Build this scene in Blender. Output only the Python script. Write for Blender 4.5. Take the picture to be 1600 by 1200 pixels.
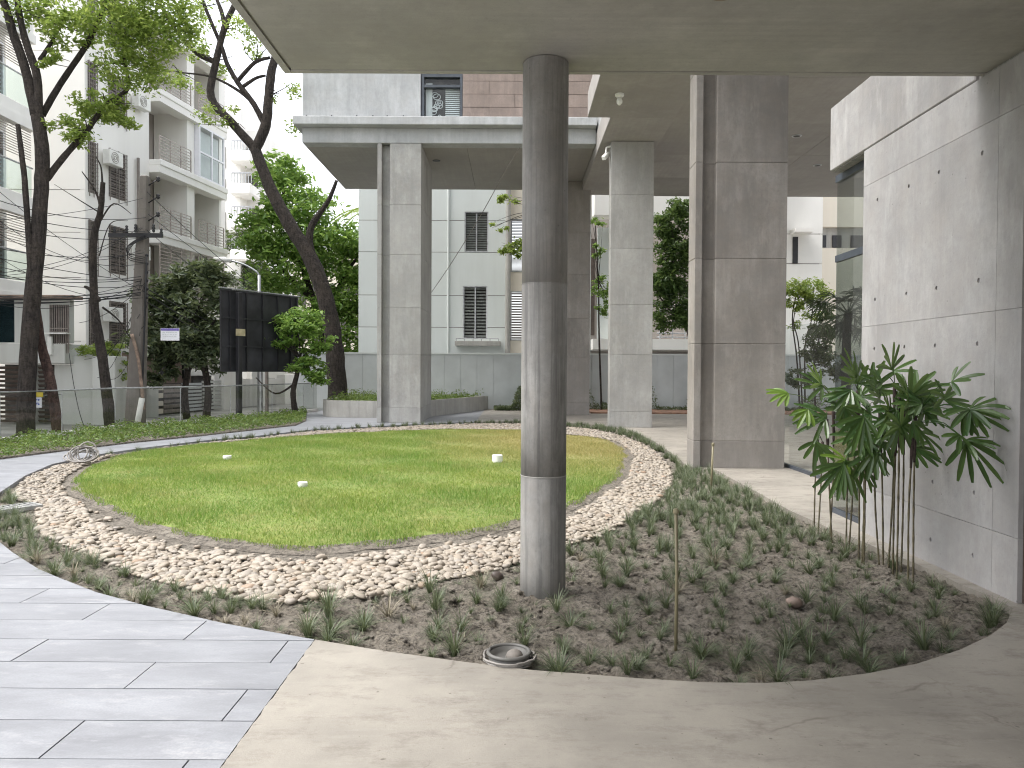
import bpy, bmesh, math, random
import numpy as np
from mathutils import Vector, Matrix, noise
from mathutils.geometry import delaunay_2d_cdt

R = math.radians
rnd = random.Random(7)
nr = np.random.default_rng(11)
scene = bpy.context.scene
COL = scene.collection
for o in list(bpy.data.objects):
    bpy.data.objects.remove(o)

# ------------------------------------------------------------------ camera
CAM_H = 1.5
cam_rot = Matrix.Rotation(R(0.1), 4, 'Z') @ Matrix.Rotation(R(90 - 1.05), 4, 'X') @ Matrix.Rotation(R(0.3), 4, 'Z')
cd = bpy.data.cameras.new('camera')
cam = bpy.data.objects.new('camera', cd)
COL.objects.link(cam)
cam.matrix_world = Matrix.Translation((0, 0, CAM_H)) @ cam_rot
cd.sensor_width = 36.0
cd.lens = 36.0 * 1200 / 1600
cd.clip_start = 0.05
cd.clip_end = 2000
scene.camera = cam

# ------------------------------------------------------------------ sky, sun, exposure
SUN_EL, SUN_AZ = 62.0, -100.0          # azimuth: 0 = +Y, negative = towards -X
world = bpy.data.worlds.new('World')
scene.world = world
world.use_nodes = True
wn, wl = world.node_tree.nodes, world.node_tree.links
wn.clear()
sky = wn.new('ShaderNodeTexSky')
sky.sky_type = 'NISHITA'
sky.sun_disc = False
sky.sun_elevation = R(SUN_EL)
sky.sun_rotation = R(SUN_AZ)
sky.air_density = 1.0
sky.dust_density = 4.0
sky.ozone_density = 1.0
hs = wn.new('ShaderNodeHueSaturation')
hs.inputs['Saturation'].default_value = 0.22
hs.inputs['Value'].default_value = 1.0
bg = wn.new('ShaderNodeBackground')
bg.inputs['Strength'].default_value = 0.15
wo = wn.new('ShaderNodeOutputWorld')
wl.new(sky.outputs[0], hs.inputs['Color'])
wl.new(hs.outputs[0], bg.inputs['Color'])
wl.new(bg.outputs[0], wo.inputs['Surface'])

sd = bpy.data.lights.new('sun', 'SUN')
sd.energy = 0.6
sd.angle = R(40)
sd.color = (1.0, 0.97, 0.92)
sun = bpy.data.objects.new('sun', sd)
COL.objects.link(sun)
_sv = Vector((math.sin(R(SUN_AZ)) * math.cos(R(SUN_EL)), math.cos(R(SUN_AZ)) * math.cos(R(SUN_EL)), math.sin(R(SUN_EL))))
sun.rotation_euler = _sv.to_track_quat('Z', 'Y').to_euler()

scene.view_settings.view_transform = 'Standard'
scene.view_settings.look = 'None'
scene.view_settings.exposure = 1.75
scene.view_settings.gamma = 1.0
scene.view_settings.use_curve_mapping = False
scene.render.engine = 'CYCLES'
cy = scene.cycles
cy.max_bounces = 10
cy.diffuse_bounces = 6
cy.glossy_bounces = 3
cy.transmission_bounces = 4
cy.transparent_max_bounces = 12
cy.use_denoising = True
scene.cycles.filter_width = 1.1
cy.sample_clamp_indirect = 6.0

# ------------------------------------------------------------------ pixel -> place helpers (planning only)
CM = cam_rot.to_3x3()


def ray(px, py):
    return CM @ Vector(((px - 800) / 1200, (600 - py) / 1200, -1.0))


def P(px, py, Y):
    d = ray(px, py)
    t = Y / d.y
    return Vector((d.x * t, Y, CAM_H + d.z * t))


def G(px, py, z=0.0):
    d = ray(px, py)
    t = (z - CAM_H) / d.z
    return Vector((d.x * t, d.y * t, z))


def g2(lst, z=0.0):
    out = []
    for p in lst:
        q = G(p[0], p[1], z)
        out.append((q.x, q.y))
    return out


# ------------------------------------------------------------------ geometry helpers
def catmull(pts, n=6, closed=False):
    pts = [Vector(p) for p in pts]
    N = len(pts)
    out = []
    rng = N if closed else N - 1
    for i in range(rng):
        if closed:
            p0, p1, p2, p3 = pts[(i - 1) % N], pts[i], pts[(i + 1) % N], pts[(i + 2) % N]
        else:
            p0, p1, p2, p3 = pts[max(i - 1, 0)], pts[i], pts[i + 1], pts[min(i + 2, N - 1)]
        for k in range(n):
            t = k / n
            out.append(0.5 * ((2 * p1) + (p2 - p0) * t + (2 * p0 - 5 * p1 + 4 * p2 - p3) * t * t + (3 * p1 - p0 - 3 * p2 + p3) * t ** 3))
    if not closed:
        out.append(pts[-1].copy())
    return out


def inside(poly, xs, ys):
    poly = np.asarray(poly, dtype=float)
    xs = np.asarray(xs, dtype=float)
    ys = np.asarray(ys, dtype=float)
    res = np.zeros(xs.shape, bool)
    x0, y0 = poly[:, 0], poly[:, 1]
    x1, y1 = np.roll(x0, -1), np.roll(y0, -1)
    for a, b, c, d in zip(x0, y0, x1, y1):
        if b == d:
            continue
        cond = ((b > ys) != (d > ys)) & (xs < (c - a) * (ys - b) / (d - b) + a)
        res ^= cond
    return res


class MB:
    """collects shapes; build() links them as one mesh object"""

    def __init__(self):
        self.v, self.f = [], []

    def add(self, vs, fs):
        o = len(self.v)
        self.v += [tuple(p) for p in vs]
        self.f += [tuple(i + o for i in f) for f in fs]
        return self

    def box(self, x0, x1, y0, y1, z0, z1):
        return self.hexa([(x0, y0, z0), (x1, y0, z0), (x1, y1, z0), (x0, y1, z0), (x0, y0, z1), (x1, y0, z1), (x1, y1, z1), (x0, y1, z1)])

    def hexa(self, p):
        return self.add(p, [(3, 2, 1, 0), (4, 5, 6, 7), (0, 1, 5, 4), (1, 2, 6, 5), (2, 3, 7, 6), (3, 0, 4, 7)])

    def fbox(self, F, u0, u1, w0, w1, z0, z1):
        """box in a facade frame F(u, w, z): u along, w outwards"""
        p = [F(u0, w0, z0), F(u1, w0, z0), F(u1, w1, z0), F(u0, w1, z0), F(u0, w0, z1), F(u1, w0, z1), F(u1, w1, z1), F(u0, w1, z1)]
        return self.hexa(p)

    def bar(self, a, b, w, h=None):
        a, b = Vector(a), Vector(b)
        h = h or w
        d = (b - a).normalized()
        up = Vector((0, 0, 1)) if abs(d.z) < 0.95 else Vector((0, 1, 0))
        s = d.cross(up).normalized() * w / 2
        t = s.cross(d).normalized() * h / 2
        return self.hexa([a - s - t, a + s - t, b + s - t, b - s - t, a - s + t, a + s + t, b + s + t, b - s + t])

    def tube(self, pts, rad, n=8, cap=True, jit=0.0):
        pts = [Vector(p) for p in pts]
        m = len(pts)
        if not hasattr(rad, '__len__'):
            rad = [rad] * m
        vs, fs = [], []
        ref = Vector((0.13, 0.97, 0.2))
        for i in range(m):
            d = (pts[min(i + 1, m - 1)] - pts[max(i - 1, 0)]).normalized()
            if abs(d.dot(ref)) > 0.95:
                ref = Vector((0.9, 0.1, 0.3))
            s = d.cross(ref).normalized()
            t = s.cross(d)
            for k in range(n):
                a = 2 * math.pi * k / n
                r = rad[i] * (1 + jit * (rnd.random() - .5))
                vs.append(pts[i] + s * math.cos(a) * r + t * math.sin(a) * r)
        for i in range(m - 1):
            for k in range(n):
                a, b = i * n + k, i * n + (k + 1) % n
                fs.append((a, b, b + n, a + n))
        if cap:
            fs.append(tuple(range(n - 1, -1, -1)))
            fs.append(tuple((m - 1) * n + k for k in range(n)))
        return self.add(vs, fs)

    def lathe(self, c, prof, n=24):
        """prof = [(r, z)...] about the vertical through c"""
        vs, fs = [], []
        for r, z in prof:
            for k in range(n):
                a = 2 * math.pi * k / n
                vs.append((c[0] + r * math.cos(a), c[1] + r * math.sin(a), c[2] + z))
        for i in range(len(prof) - 1):
            for k in range(n):
                a, b = i * n + k, i * n + (k + 1) % n
                fs.append((a, b, b + n, a + n))
        fs.append(tuple(range(n - 1, -1, -1)))
        fs.append(tuple((len(prof) - 1) * n + k for k in range(n)))
        return self.add(vs, fs)

    def prism(self, poly, z0, z1):
        n = len(poly)
        vs = [(p[0], p[1], z0) for p in poly] + [(p[0], p[1], z1) for p in poly]
        fs = [tuple(range(n - 1, -1, -1)), tuple(range(n, 2 * n))]
        for i in range(n):
            j = (i + 1) % n
            fs.append((i, j, n + j, n + i))
        return self.add(vs, fs)

    def plate(self, outer, holes, t0, t1, M=None, keep=None):
        """flat plate with holes; (a, b) plane, thickness t0..t1, M maps (a, b, t) to world"""
        loops = [list(outer)] + [list(h) for h in holes]
        pts, ed = [], []
        for lp in loops:
            o = len(pts)
            pts += [Vector((p[0], p[1])) for p in lp]
            ed += [(o + i, o + (i + 1) % len(lp)) for i in range(len(lp))]
        vv, ee, ff, *_ = delaunay_2d_cdt(pts, ed, [], 0, 1e-6)
        cx = np.array([(vv[f[0]].x + vv[f[1]].x + vv[f[2]].x) / 3 for f in ff])
        cyy = np.array([(vv[f[0]].y + vv[f[1]].y + vv[f[2]].y) / 3 for f in ff])
        ok = inside(outer, cx, cyy)
        for h in holes:
            ok &= ~inside(h, cx, cyy)
        tris = [f for f, k in zip(ff, ok) if k]
        if not tris:
            return self
        M = M or (lambda a, b, t: (a, b, t))
        n = len(vv)
        vs = [M(p.x, p.y, t0) for p in vv] + [M(p.x, p.y, t1) for p in vv]
        fs, cnt = [], {}
        for f in tris:
            a, b, c = f
            pa, pb, pc = vv[a], vv[b], vv[c]
            if (pb.x - pa.x) * (pc.y - pa.y) - (pb.y - pa.y) * (pc.x - pa.x) < 0:
                a, b, c = a, c, b
            fs.append((c, b, a))
            fs.append((a + n, b + n, c + n))
            for e in ((a, b), (b, c), (c, a)):
                cnt[e] = 1
        for (a, b) in cnt:
            if (b, a) not in cnt:
                fs.append((a, b, b + n, a + n))
        used = sorted({i for f in fs for i in f})
        mp = {o: i for i, o in enumerate(used)}
        return self.add([vs[i] for i in used], [tuple(mp[i] for i in f) for f in fs])

    def build(self, name, mat, parent=None, bevel=0.0, smooth=False, kind=None):
        me = bpy.data.meshes.new(name)
        me.from_pydata([tuple(p) for p in self.v], [], self.f)
        if bevel:
            bm = bmesh.new()
            bm.from_mesh(me)
            bmesh.ops.remove_doubles(bm, verts=bm.verts, dist=1e-6)
            es = [e for e in bm.edges if len(e.link_faces) == 2 and e.calc_face_angle(0) > 0.5]
            bmesh.ops.bevel(bm, geom=es, offset=bevel, segments=1, affect='EDGES', profile=0.5)
            bm.to_mesh(me)
            bm.free()
        me.update()
        return link(name, me, mat, parent, smooth, kind)


def link(name, me, mat, parent=None, smooth=False, kind=None):
    if mat is not None and not me.materials:
        me.materials.append(mat)
    if smooth:
        me.polygons.foreach_set('use_smooth', [True] * len(me.polygons))
    o = bpy.data.objects.new(name, me)
    COL.objects.link(o)
    if parent is not None:
        o.parent = parent
        if parent.type == 'EMPTY':
            o.matrix_parent_inverse = Matrix.Translation(-parent.location)
        elif parent.parent is not None and parent.parent.type == 'EMPTY':
            pass
    if kind:
        o['kind'] = kind
    return o


def np_mesh(name, verts, faces):
    """verts (n,3), faces (m,k) arrays"""
    me = bpy.data.meshes.new(name)
    verts = np.ascontiguousarray(verts, dtype=np.float32)
    faces = np.ascontiguousarray(faces, dtype=np.int32)
    m, k = faces.shape
    me.vertices.add(len(verts))
    me.vertices.foreach_set('co', verts.ravel())
    me.loops.add(m * k)
    me.loops.foreach_set('vertex_index', faces.ravel())
    me.polygons.add(m)
    me.polygons.foreach_set('loop_start', np.arange(0, m * k, k, dtype=np.int32))
    me.update(calc_edges=True)
    return me


def thing(name, label, cat, loc=(0, 0, 0), group=None):
    o = bpy.data.objects.new(name, None)
    COL.objects.link(o)
    o.empty_display_size = 0.2
    o.location = loc
    return tag(o, label, cat, group)


def tag(o, label, cat, group=None):
    o['label'] = label
    o['category'] = cat
    if group:
        o['group'] = group
    return o


def struct(o):
    o['kind'] = 'structure'
    return o


# ------------------------------------------------------------------ materials
MATS = {}


class NT:
    def __init__(self, name):
        self.m = bpy.data.materials.new(name)
        self.m.use_nodes = True
        self.t = self.m.node_tree
        self.n, self.l = self.t.nodes, self.t.links
        self.b = self.n['Principled BSDF']
        self.out = self.n['Material Output']

    def new(self, typ, **kw):
        nd = self.n.new(typ)
        for k, v in kw.items():
            if hasattr(nd, k):
                setattr(nd, k, v)
            else:
                nd.inputs[k].default_value = v
        return nd

    def pos(self, scale=(1, 1, 1)):
        g = self.n.new('ShaderNodeNewGeometry')
        mp = self.n.new('ShaderNodeMapping')
        mp.inputs['Scale'].default_value = scale
        self.l.new(g.outputs['Position'], mp.inputs['Vector'])
        return mp.outputs[0]

    def noise(self, vec, scale, detail=4, rough=0.55, lo=0.3, hi=0.7):
        nz = self.n.new('ShaderNodeTexNoise')
        nz.inputs['Scale'].default_value = scale
        nz.inputs['Detail'].default_value = detail
        nz.inputs['Roughness'].default_value = rough
        self.l.new(vec, nz.inputs['Vector'])
        r = self.n.new('ShaderNodeMapRange')
        r.inputs['From Min'].default_value = lo
        r.inputs['From Max'].default_value = hi
        self.l.new(nz.outputs[0], r.inputs['Value'])
        return r.outputs[0]

    def mix(self, a, b, fac, blend='MIX'):
        mx = self.n.new('ShaderNodeMix')
        mx.data_type = 'RGBA'
        mx.blend_type = blend
        mx.clamp_factor = True
        for sock, val in ((mx.inputs[0], fac), (mx.inputs[6], a), (mx.inputs[7], b)):
            if isinstance(val, bpy.types.NodeSocket):
                self.l.new(val, sock)
            elif isinstance(val, tuple):
                sock.default_value = (*val[:3], 1)
            else:
                sock.default_value = val
        return mx.outputs[2]

    def math(self, op, a, b=0.0):
        nd = self.n.new('ShaderNodeMath')
        nd.operation = op
        for s, v in ((nd.inputs[0], a), (nd.inputs[1], b)):
            if isinstance(v, bpy.types.NodeSocket):
                self.l.new(v, s)
            else:
                s.default_value = v
        return nd.outputs[0]

    def bump(self, h, strength=0.2, dist=0.01):
        bp = self.n.new('ShaderNodeBump')
        bp.inputs['Strength'].default_value = strength
        bp.inputs['Distance'].default_value = dist
        self.l.new(h, bp.inputs['Height'])
        self.l.new(bp.outputs[0], self.b.inputs['Normal'])
        return bp

    def col(self, c):
        if isinstance(c, bpy.types.NodeSocket):
            self.l.new(c, self.b.inputs['Base Color'])
        else:
            self.b.inputs['Base Color'].default_value = (*c[:3], 1)

    def rand(self):
        g = self.n.new('ShaderNodeNewGeometry')
        o = self.n.new('ShaderNodeObjectInfo')
        s = self.math('ADD', g.outputs['Random Per Island'], o.outputs['Random'])
        return self.math('FRACT', s)


def sc(c, k):
    return tuple(min(1, x * k) for x in c)


def concrete(name, c, streak=0.35, blotch=0.4, scale=1.0, rough=0.75, pores=0.5, board=None, warm=0.3, sfreq=5.0, vary=0.10):
    t = NT(name)
    p = t.pos()
    oi = t.n.new('ShaderNodeObjectInfo')
    sh = t.n.new('ShaderNodeVectorMath')
    sh.operation = 'MULTIPLY_ADD'
    sh.inputs[1].default_value = (13, 17, 19)
    t.l.new(oi.outputs['Random'], sh.inputs[0])
    t.l.new(p, sh.inputs[2])
    q = sh.outputs[0]
    big = t.noise(q, 0.8 * scale, 6, 0.62, 0.32, 0.68)
    mid = t.noise(q, 4.0 * scale, 7, 0.7, 0.36, 0.68)
    sm = t.noise(p, 13 * scale, 5, 0.7, 0.42, 0.72)
    fine = t.noise(p, 70, 4, 0.65, 0.3, 0.72)
    st = t.noise(t.pos((sfreq, sfreq, 0.28)), 1.0 * scale, 8, 0.72, 0.46, 0.62)
    a = t.mix(sc(c, 1.15), sc(c, 1 - 0.55 * blotch), big)
    a = t.mix(a, (c[0] * 0.86, c[1] * 0.74, c[2] * 0.62), t.math('MULTIPLY', mid, warm * blotch * 1.3))
    a = t.mix(a, sc(c, 0.55), t.math('MULTIPLY', sm, 0.55 * blotch))
    sp2 = t.noise(p, 34, 6, 0.75, 0.56, 0.66)
    a = t.mix(a, sc(c, 0.45), t.math('MULTIPLY', sp2, 0.4 * blotch))
    a = t.mix(a, sc(c, 0.42), t.math('MULTIPLY', st, streak))
    pale = t.noise(t.pos((2.6, 2.6, 0.9)), 1.4 * scale, 7, 0.68, 0.52, 0.70)
    a = t.mix(a, sc(c, 1.5), t.math('MULTIPLY', pale, 0.5 * blotch))
    a = t.mix(a, sc(c, 0.7), t.math('MULTIPLY', fine, 0.3))
    a = t.mix(a, sc(c, 0.75), t.math('MULTIPLY', oi.outputs['Random'], vary * 4))
    vo = t.new('ShaderNodeTexVoronoi', Scale=11.0)
    t.l.new(p, vo.inputs['Vector'])
    mr = t.new('ShaderNodeMapRange')
    mr.inputs['From Min'].default_value = 0.09
    mr.inputs['From Max'].default_value = 0.04
    t.l.new(vo.outputs['Distance'], mr.inputs['Value'])
    pm = t.math('MULTIPLY', t.math('MULTIPLY', mr.outputs[0], pores), t.noise(p, 2.0, 3, 0.5, 0.45, 0.6))
    a = t.mix(a, sc(c, 0.3), pm)
    if board:
        bd = t.noise(t.pos(board), 1.0, 4, 0.65)
        a = t.mix(a, sc(c, 0.68), t.math('MULTIPLY', bd, 0.45))
    t.col(a)
    t.b.inputs['Roughness'].default_value = rough
    h = t.math('ADD', t.math('MULTIPLY', fine, 0.3), t.math('MULTIPLY', mid, 0.7))
    h = t.math('SUBTRACT', h, t.math('MULTIPLY', pm, 1.5))
    t.bump(h, 0.3, 0.006)
    return t.m


def plaster(name, c, dirt=0.3, rough=0.7):
    t = NT(name)
    p = t.pos()
    st = t.noise(t.pos((1.5, 1.5, 0.12)), 1.0, 5, 0.6, 0.45, 0.8)
    bl = t.noise(p, 0.5, 5, 0.6)
    a = t.mix(c, sc(c, 0.82), t.math('MULTIPLY', bl, dirt))
    a = t.mix(a, (c[0] * 0.55, c[1] * 0.53, c[2] * 0.47), t.math('MULTIPLY', st, dirt))
    t.col(a)
    t.b.inputs['Roughness'].default_value = rough
    t.bump(t.noise(p, 30, 3), 0.12, 0.004)
    return t.m


def flat(name, c, rough=0.5, metal=0.0, var=0.15, scale=6.0):
    t = NT(name)
    n = t.noise(t.pos(), scale, 4)
    t.col(t.mix(sc(c, 1 + var), sc(c, 1 - 2 * var), n))
    t.b.inputs['Roughness'].default_value = rough
    t.b.inputs['Metallic'].default_value = metal
    return t.m


def leafmat(name, c1, c2, trans=0.35, rough=0.45, c3=None):
    t = NT(name)
    g = t.n.new('ShaderNodeNewGeometry')
    r = g.outputs['Random Per Island']
    a = t.mix(c1, c2, r)
    if c3:
        a = t.mix(a, c3, t.noise(t.pos(), 0.9, 3, 0.5, 0.45, 0.7))
    t.col(a)
    t.b.inputs['Roughness'].default_value = rough
    tr = t.n.new('ShaderNodeBsdfTranslucent')
    t.l.new(t.mix(a, (0.9, 1.0, 0.3), 0.12), tr.inputs['Color'])
    ms = t.n.new('ShaderNodeMixShader')
    ms.inputs[0].default_value = trans
    t.l.new(t.b.outputs[0], ms.inputs[1])
    t.l.new(tr.outputs[0], ms.inputs[2])
    t.l.new(ms.outputs[0], t.out.inputs['Surface'])
    return t.m


def glassmat(name, tint=(0.9, 0.95, 0.93), refl=1.0):
    t = NT(name)
    t.n.remove(t.b)
    tr = t.n.new('ShaderNodeBsdfTransparent')
    tr.inputs[0].default_value = (*tint, 1)
    gl = t.n.new('ShaderNodeBsdfGlossy')
    gl.inputs['Roughness'].default_value = 0.02
    fr = t.n.new('ShaderNodeFresnel')
    fr.inputs['IOR'].default_value = 1.5
    gg = t.n.new('ShaderNodeNewGeometry')
    f = t.math('MINIMUM', t.math('MULTIPLY', fr.outputs[0], refl), 1.0)
    f = t.math('MULTIPLY', f, t.math('SUBTRACT', 1.0, gg.outputs['Backfacing']))
    ms = t.n.new('ShaderNodeMixShader')
    t.l.new(f, ms.inputs[0])
    t.l.new(tr.outputs[0], ms.inputs[1])
    t.l.new(gl.outputs[0], ms.inputs[2])
    t.l.new(ms.outputs[0], t.out.inputs['Surface'])
    return t.m


def barkmat(name, c):
    t = NT(name)
    n1 = t.noise(t.pos((14, 14, 2.6)), 1.5, 7, 0.75, 0.38, 0.62)
    n2 = t.noise(t.pos(), 2.4, 6, 0.7, 0.42, 0.62)
    n3 = t.noise(t.pos((6, 6, 9)), 2.0, 5, 0.7, 0.5, 0.62)
    a = t.mix(sc(c, 1.7), sc(c, 0.4), n1)
    a = t.mix(a, (c[0] * 2.6, c[1] * 2.6, c[2] * 2.3), t.math('MULTIPLY', n2, 0.4))
    a = t.mix(a, sc(c, 0.3), t.math('MULTIPLY', n3, 0.5))
    t.col(a)
    t.b.inputs['Roughness'].default_value = 0.95
    t.bump(t.math('ADD', n1, t.math('MULTIPLY', n3, -0.8)), 1.0, 0.06)
    return t.m


M = {}
M['slab'] = concrete('near_soffit_concrete', (0.45, 0.435, 0.395), 0.0, 0.65, 0.6, board=(0.7, 22, 1), pores=0.2, warm=0.2, vary=0)
M['pier'] = concrete('pier_concrete', (0.405, 0.402, 0.385), 0.28, 0.75, 1.0)
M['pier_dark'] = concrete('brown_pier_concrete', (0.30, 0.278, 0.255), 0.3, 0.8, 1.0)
M['wall'] = concrete('wall_concrete', (0.445, 0.435, 0.432), 0.28, 0.8, 0.9, pores=0.6, vary=0.09)
M['round'] = concrete('column_concrete', (0.34, 0.332, 0.315), 1.0, 0.9, 1.4, rough=0.65, sfreq=10.0, vary=0.03)
M['facade'] = concrete('facade_concrete', (0.475, 0.49, 0.497), 0.3, 0.6, 0.8)
M['soffit'] = concrete('soffit_concrete', (0.40, 0.38, 0.36), 0.0, 0.5, 0.5, pores=0.1, board=(14, 0.5, 1))
M['planter'] = concrete('planter_concrete', (0.45, 0.44, 0.41), 0.4, 0.5, 1.0)


def floormat():
    t = NT('cement_floor')
    p = t.pos()
    big = t.noise(p, 0.9, 7, 0.68, 0.36, 0.64)
    mid = t.noise(t.pos((2.5, 5, 1)), 1.3, 9, 0.76, 0.5, 0.66)
    smr = t.noise(t.pos((1.2, 9, 1)), 2.2, 7, 0.72, 0.54, 0.68)
    fine = t.noise(p, 80, 4, 0.7, 0.35, 0.7)
    c = (0.325, 0.298, 0.258)
    a = t.mix(sc(c, 1.14), (0.235, 0.215, 0.188), big)
    a = t.mix(a, (0.15, 0.132, 0.11), t.math('MULTIPLY', mid, 0.5))
    a = t.mix(a, (0.40, 0.37, 0.325), t.math('MULTIPLY', smr, 0.35))
    a = t.mix(a, sc(c, 0.7), t.math('MULTIPLY', fine, 0.3))
    sp = t.noise(t.pos((1.5, 3, 1)), 7, 7, 0.8, 0.62, 0.68)
    a = t.mix(a, (0.12, 0.10, 0.08), t.math('MULTIPLY', sp, 0.7))
    dots = t.noise(p, 23, 3, 0.5, 0.70, 0.735)
    a = t.mix(a, (0.08, 0.065, 0.05), t.math('MULTIPLY', dots, 0.7))
    wr = t.new('ShaderNodeTexNoise', Scale=2.5)
    wr.inputs['Detail'].default_value = 4
    t.l.new(p, wr.inputs['Vector'])
    vo = t.new('ShaderNodeTexVoronoi', feature='DISTANCE_TO_EDGE', Scale=0.7)
    wv = t.n.new('ShaderNodeVectorMath')
    wv.operation = 'MULTIPLY_ADD'
    wv.inputs[1].default_value = (0.45, 0.45, 0)
    t.l.new(wr.outputs['Color'], wv.inputs[0])
    t.l.new(p, wv.inputs[2])
    t.l.new(wv.outputs[0], vo.inputs['Vector'])
    mr = t.new('ShaderNodeMapRange')
    mr.inputs['From Min'].default_value = 0.0055
    mr.inputs['From Max'].default_value = 0.001
    t.l.new(vo.outputs['Distance'], mr.inputs['Value'])
    brk = t.noise(p, 1.7, 3, 0.5, 0.5, 0.6)
    a = t.mix(a, (0.14, 0.12, 0.10), t.math('MULTIPLY', t.math('MULTIPLY', mr.outputs[0], brk), 0.7))
    t.col(a)
    r = t.n.new('ShaderNodeMapRange')
    r.inputs['To Min'].default_value = 0.42
    r.inputs['To Max'].default_value = 0.7
    t.l.new(mid, r.inputs['Value'])
    t.l.new(r.outputs[0], t.b.inputs['Roughness'])
    t.bump(t.math('ADD', mid, t.math('MULTIPLY', fine, 0.4)), 0.2, 0.004)
    return t.m


M['floor'] = floormat()


def tilemat(name='granite_tile', joints=False):
    t = NT(name)
    p = t.pos()
    c = (0.37, 0.378, 0.395)
    if not joints:
        o = t.n.new('ShaderNodeObjectInfo')
        ad = t.n.new('ShaderNodeVectorMath')
        ad.operation = 'MULTIPLY_ADD'
        ad.inputs[1].default_value = (37, 53, 11)
        t.l.new(o.outputs['Random'], ad.inputs[0])
        t.l.new(p, ad.inputs[2])
        q = ad.outputs[0]
    else:
        q = p
    mp = t.n.new('ShaderNodeMapping')
    mp.inputs['Scale'].default_value = (0.8, 2.2, 1)
    mp.inputs['Rotation'].default_value = (0, 0, 0.35)
    t.l.new(q, mp.inputs['Vector'])
    cl = t.noise(mp.outputs[0], 1.6, 8, 0.72, 0.35, 0.68)
    ve = t.noise(mp.outputs[0], 4.0, 6, 0.7, 0.55, 0.7)
    fine = t.noise(p, 90, 3)
    c = (c[0] * 0.75, c[1] * 0.755, c[2] * 0.775)
    a = t.mix(sc(c, 1.15), (0.182, 0.187, 0.203), cl)
    a = t.mix(a, (0.42, 0.42, 0.435), t.math('MULTIPLY', ve, 0.65))
    a = t.mix(a, sc(c, 0.6), t.math('MULTIPLY', fine, 0.35))
    dk2 = t.noise(mp.outputs[0], 9.0, 7, 0.75, 0.55, 0.68)
    a = t.mix(a, sc(c, 0.6), t.math('MULTIPLY', dk2, 0.4))
    sp = t.noise(q, 1.3, 4, 0.6, 0.68, 0.74)
    a = t.mix(a, (0.27, 0.25, 0.2), t.math('MULTIPLY', sp, 0.35))
    if joints:
        br = t.new('ShaderNodeTexBrick', Scale=1.0)
        br.offset = 0.44
        br.inputs['Brick Width'].default_value = 1.325
        br.inputs['Row Height'].default_value = 0.324
        br.inputs['Mortar Size'].default_value = 0.004
        br.inputs['Color1'].default_value = (1, 1, 1, 1)
        br.inputs['Color2'].default_value = (1, 1, 1, 1)
        br.inputs['Mortar'].default_value = (0, 0, 0, 1)
        t.l.new(p, br.inputs['Vector'])
        a = t.mix((0.2, 0.2, 0.21), a, br.outputs['Color'])
    else:
        o2 = t.n.new('ShaderNodeObjectInfo')
        a = t.mix(a, sc(c, 0.72), t.math('MULTIPLY', o2.outputs['Random'], 0.5))
    t.col(a)
    t.b.inputs['Roughness'].default_value = 0.5
    t.bump(t.math('ADD', fine, ve), 0.15, 0.002)
    return t.m


M['tile'] = tilemat()
M['tile_far'] = tilemat('granite_paving_far', True)
M['grout'] = flat('grout', (0.13, 0.13, 0.135), 0.9)


def soilmat():
    t = NT('soil')
    p = t.pos()
    a = t.mix((0.45, 0.40, 0.335), (0.26, 0.225, 0.182), t.noise(p, 3.0, 8, 0.7, 0.35, 0.65))
    a = t.mix(a, (0.33, 0.295, 0.25), t.math('MULTIPLY', t.noise(p, 1.1, 5, 0.6, 0.48, 0.7), 0.6))
    a = t.mix(a, (0.04, 0.033, 0.026), t.math('MULTIPLY', t.noise(p, 22, 7, 0.78, 0.46, 0.62), 0.8))  # crevice shade put into the soil colour as dark noise
    a = t.mix(a, (0.42, 0.375, 0.31), t.math('MULTIPLY', t.noise(p, 40, 6, 0.78, 0.53, 0.66), 0.65))
    t.col(a)
    t.b.inputs['Roughness'].default_value = 1.0
    t.bump(t.math('ADD', t.noise(p, 45, 6, 0.75), t.noise(p, 14, 5, 0.7)), 1.0, 0.03)
    return t.m


M['soil'] = soilmat()
M['redsoil'] = flat('red_soil', (0.26, 0.15, 0.10), 1.0, var=0.25, scale=5)


def lawncol(t):
    p = t.pos()
    g = t.mix((0.225, 0.315, 0.042), (0.11, 0.265, 0.032), t.noise(p, 0.8, 5, 0.6))
    g = t.mix(g, (0.38, 0.33, 0.11), t.math('MULTIPLY', t.noise(p, 1.6, 6, 0.7, 0.48, 0.72), 0.55))
    g = t.mix(g, (0.50, 0.44, 0.17), t.math('MULTIPLY', t.noise(p, 28, 3, 0.6, 0.52, 0.66), 0.45))
    g = t.mix(g, (0.07, 0.14, 0.02), t.math('MULTIPLY', t.noise(p, 19, 4, 0.65, 0.52, 0.66), 0.55))
    # dry patch in the far right part of the lawn
    sx = t.n.new('ShaderNodeVectorMath')
    sx.operation = 'DISTANCE'
    mp = t.n.new('ShaderNodeMapping')
    mp.inputs['Scale'].default_value = (1.0, 0.62, 0.0)
    geo = t.n.new('ShaderNodeNewGeometry')
    t.l.new(geo.outputs['Position'], mp.inputs['Vector'])
    t.l.new(mp.outputs[0], sx.inputs[0])
    sx.inputs[1].default_value = (1.6, 10.2, 0)
    r = t.n.new('ShaderNodeMapRange')
    r.inputs['From Min'].default_value = 4.6
    r.inputs['From Max'].default_value = 2.2
    wob = t.noise(p, 0.9, 5, 0.7, 0.2, 0.8)
    t.l.new(t.math('ADD', sx.outputs['Value'], t.math('MULTIPLY', wob, 1.2)), r.inputs['Value'])
    return t.mix(g, (0.42, 0.335, 0.14), t.math('MULTIPLY', r.outputs[0], 0.78))


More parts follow.
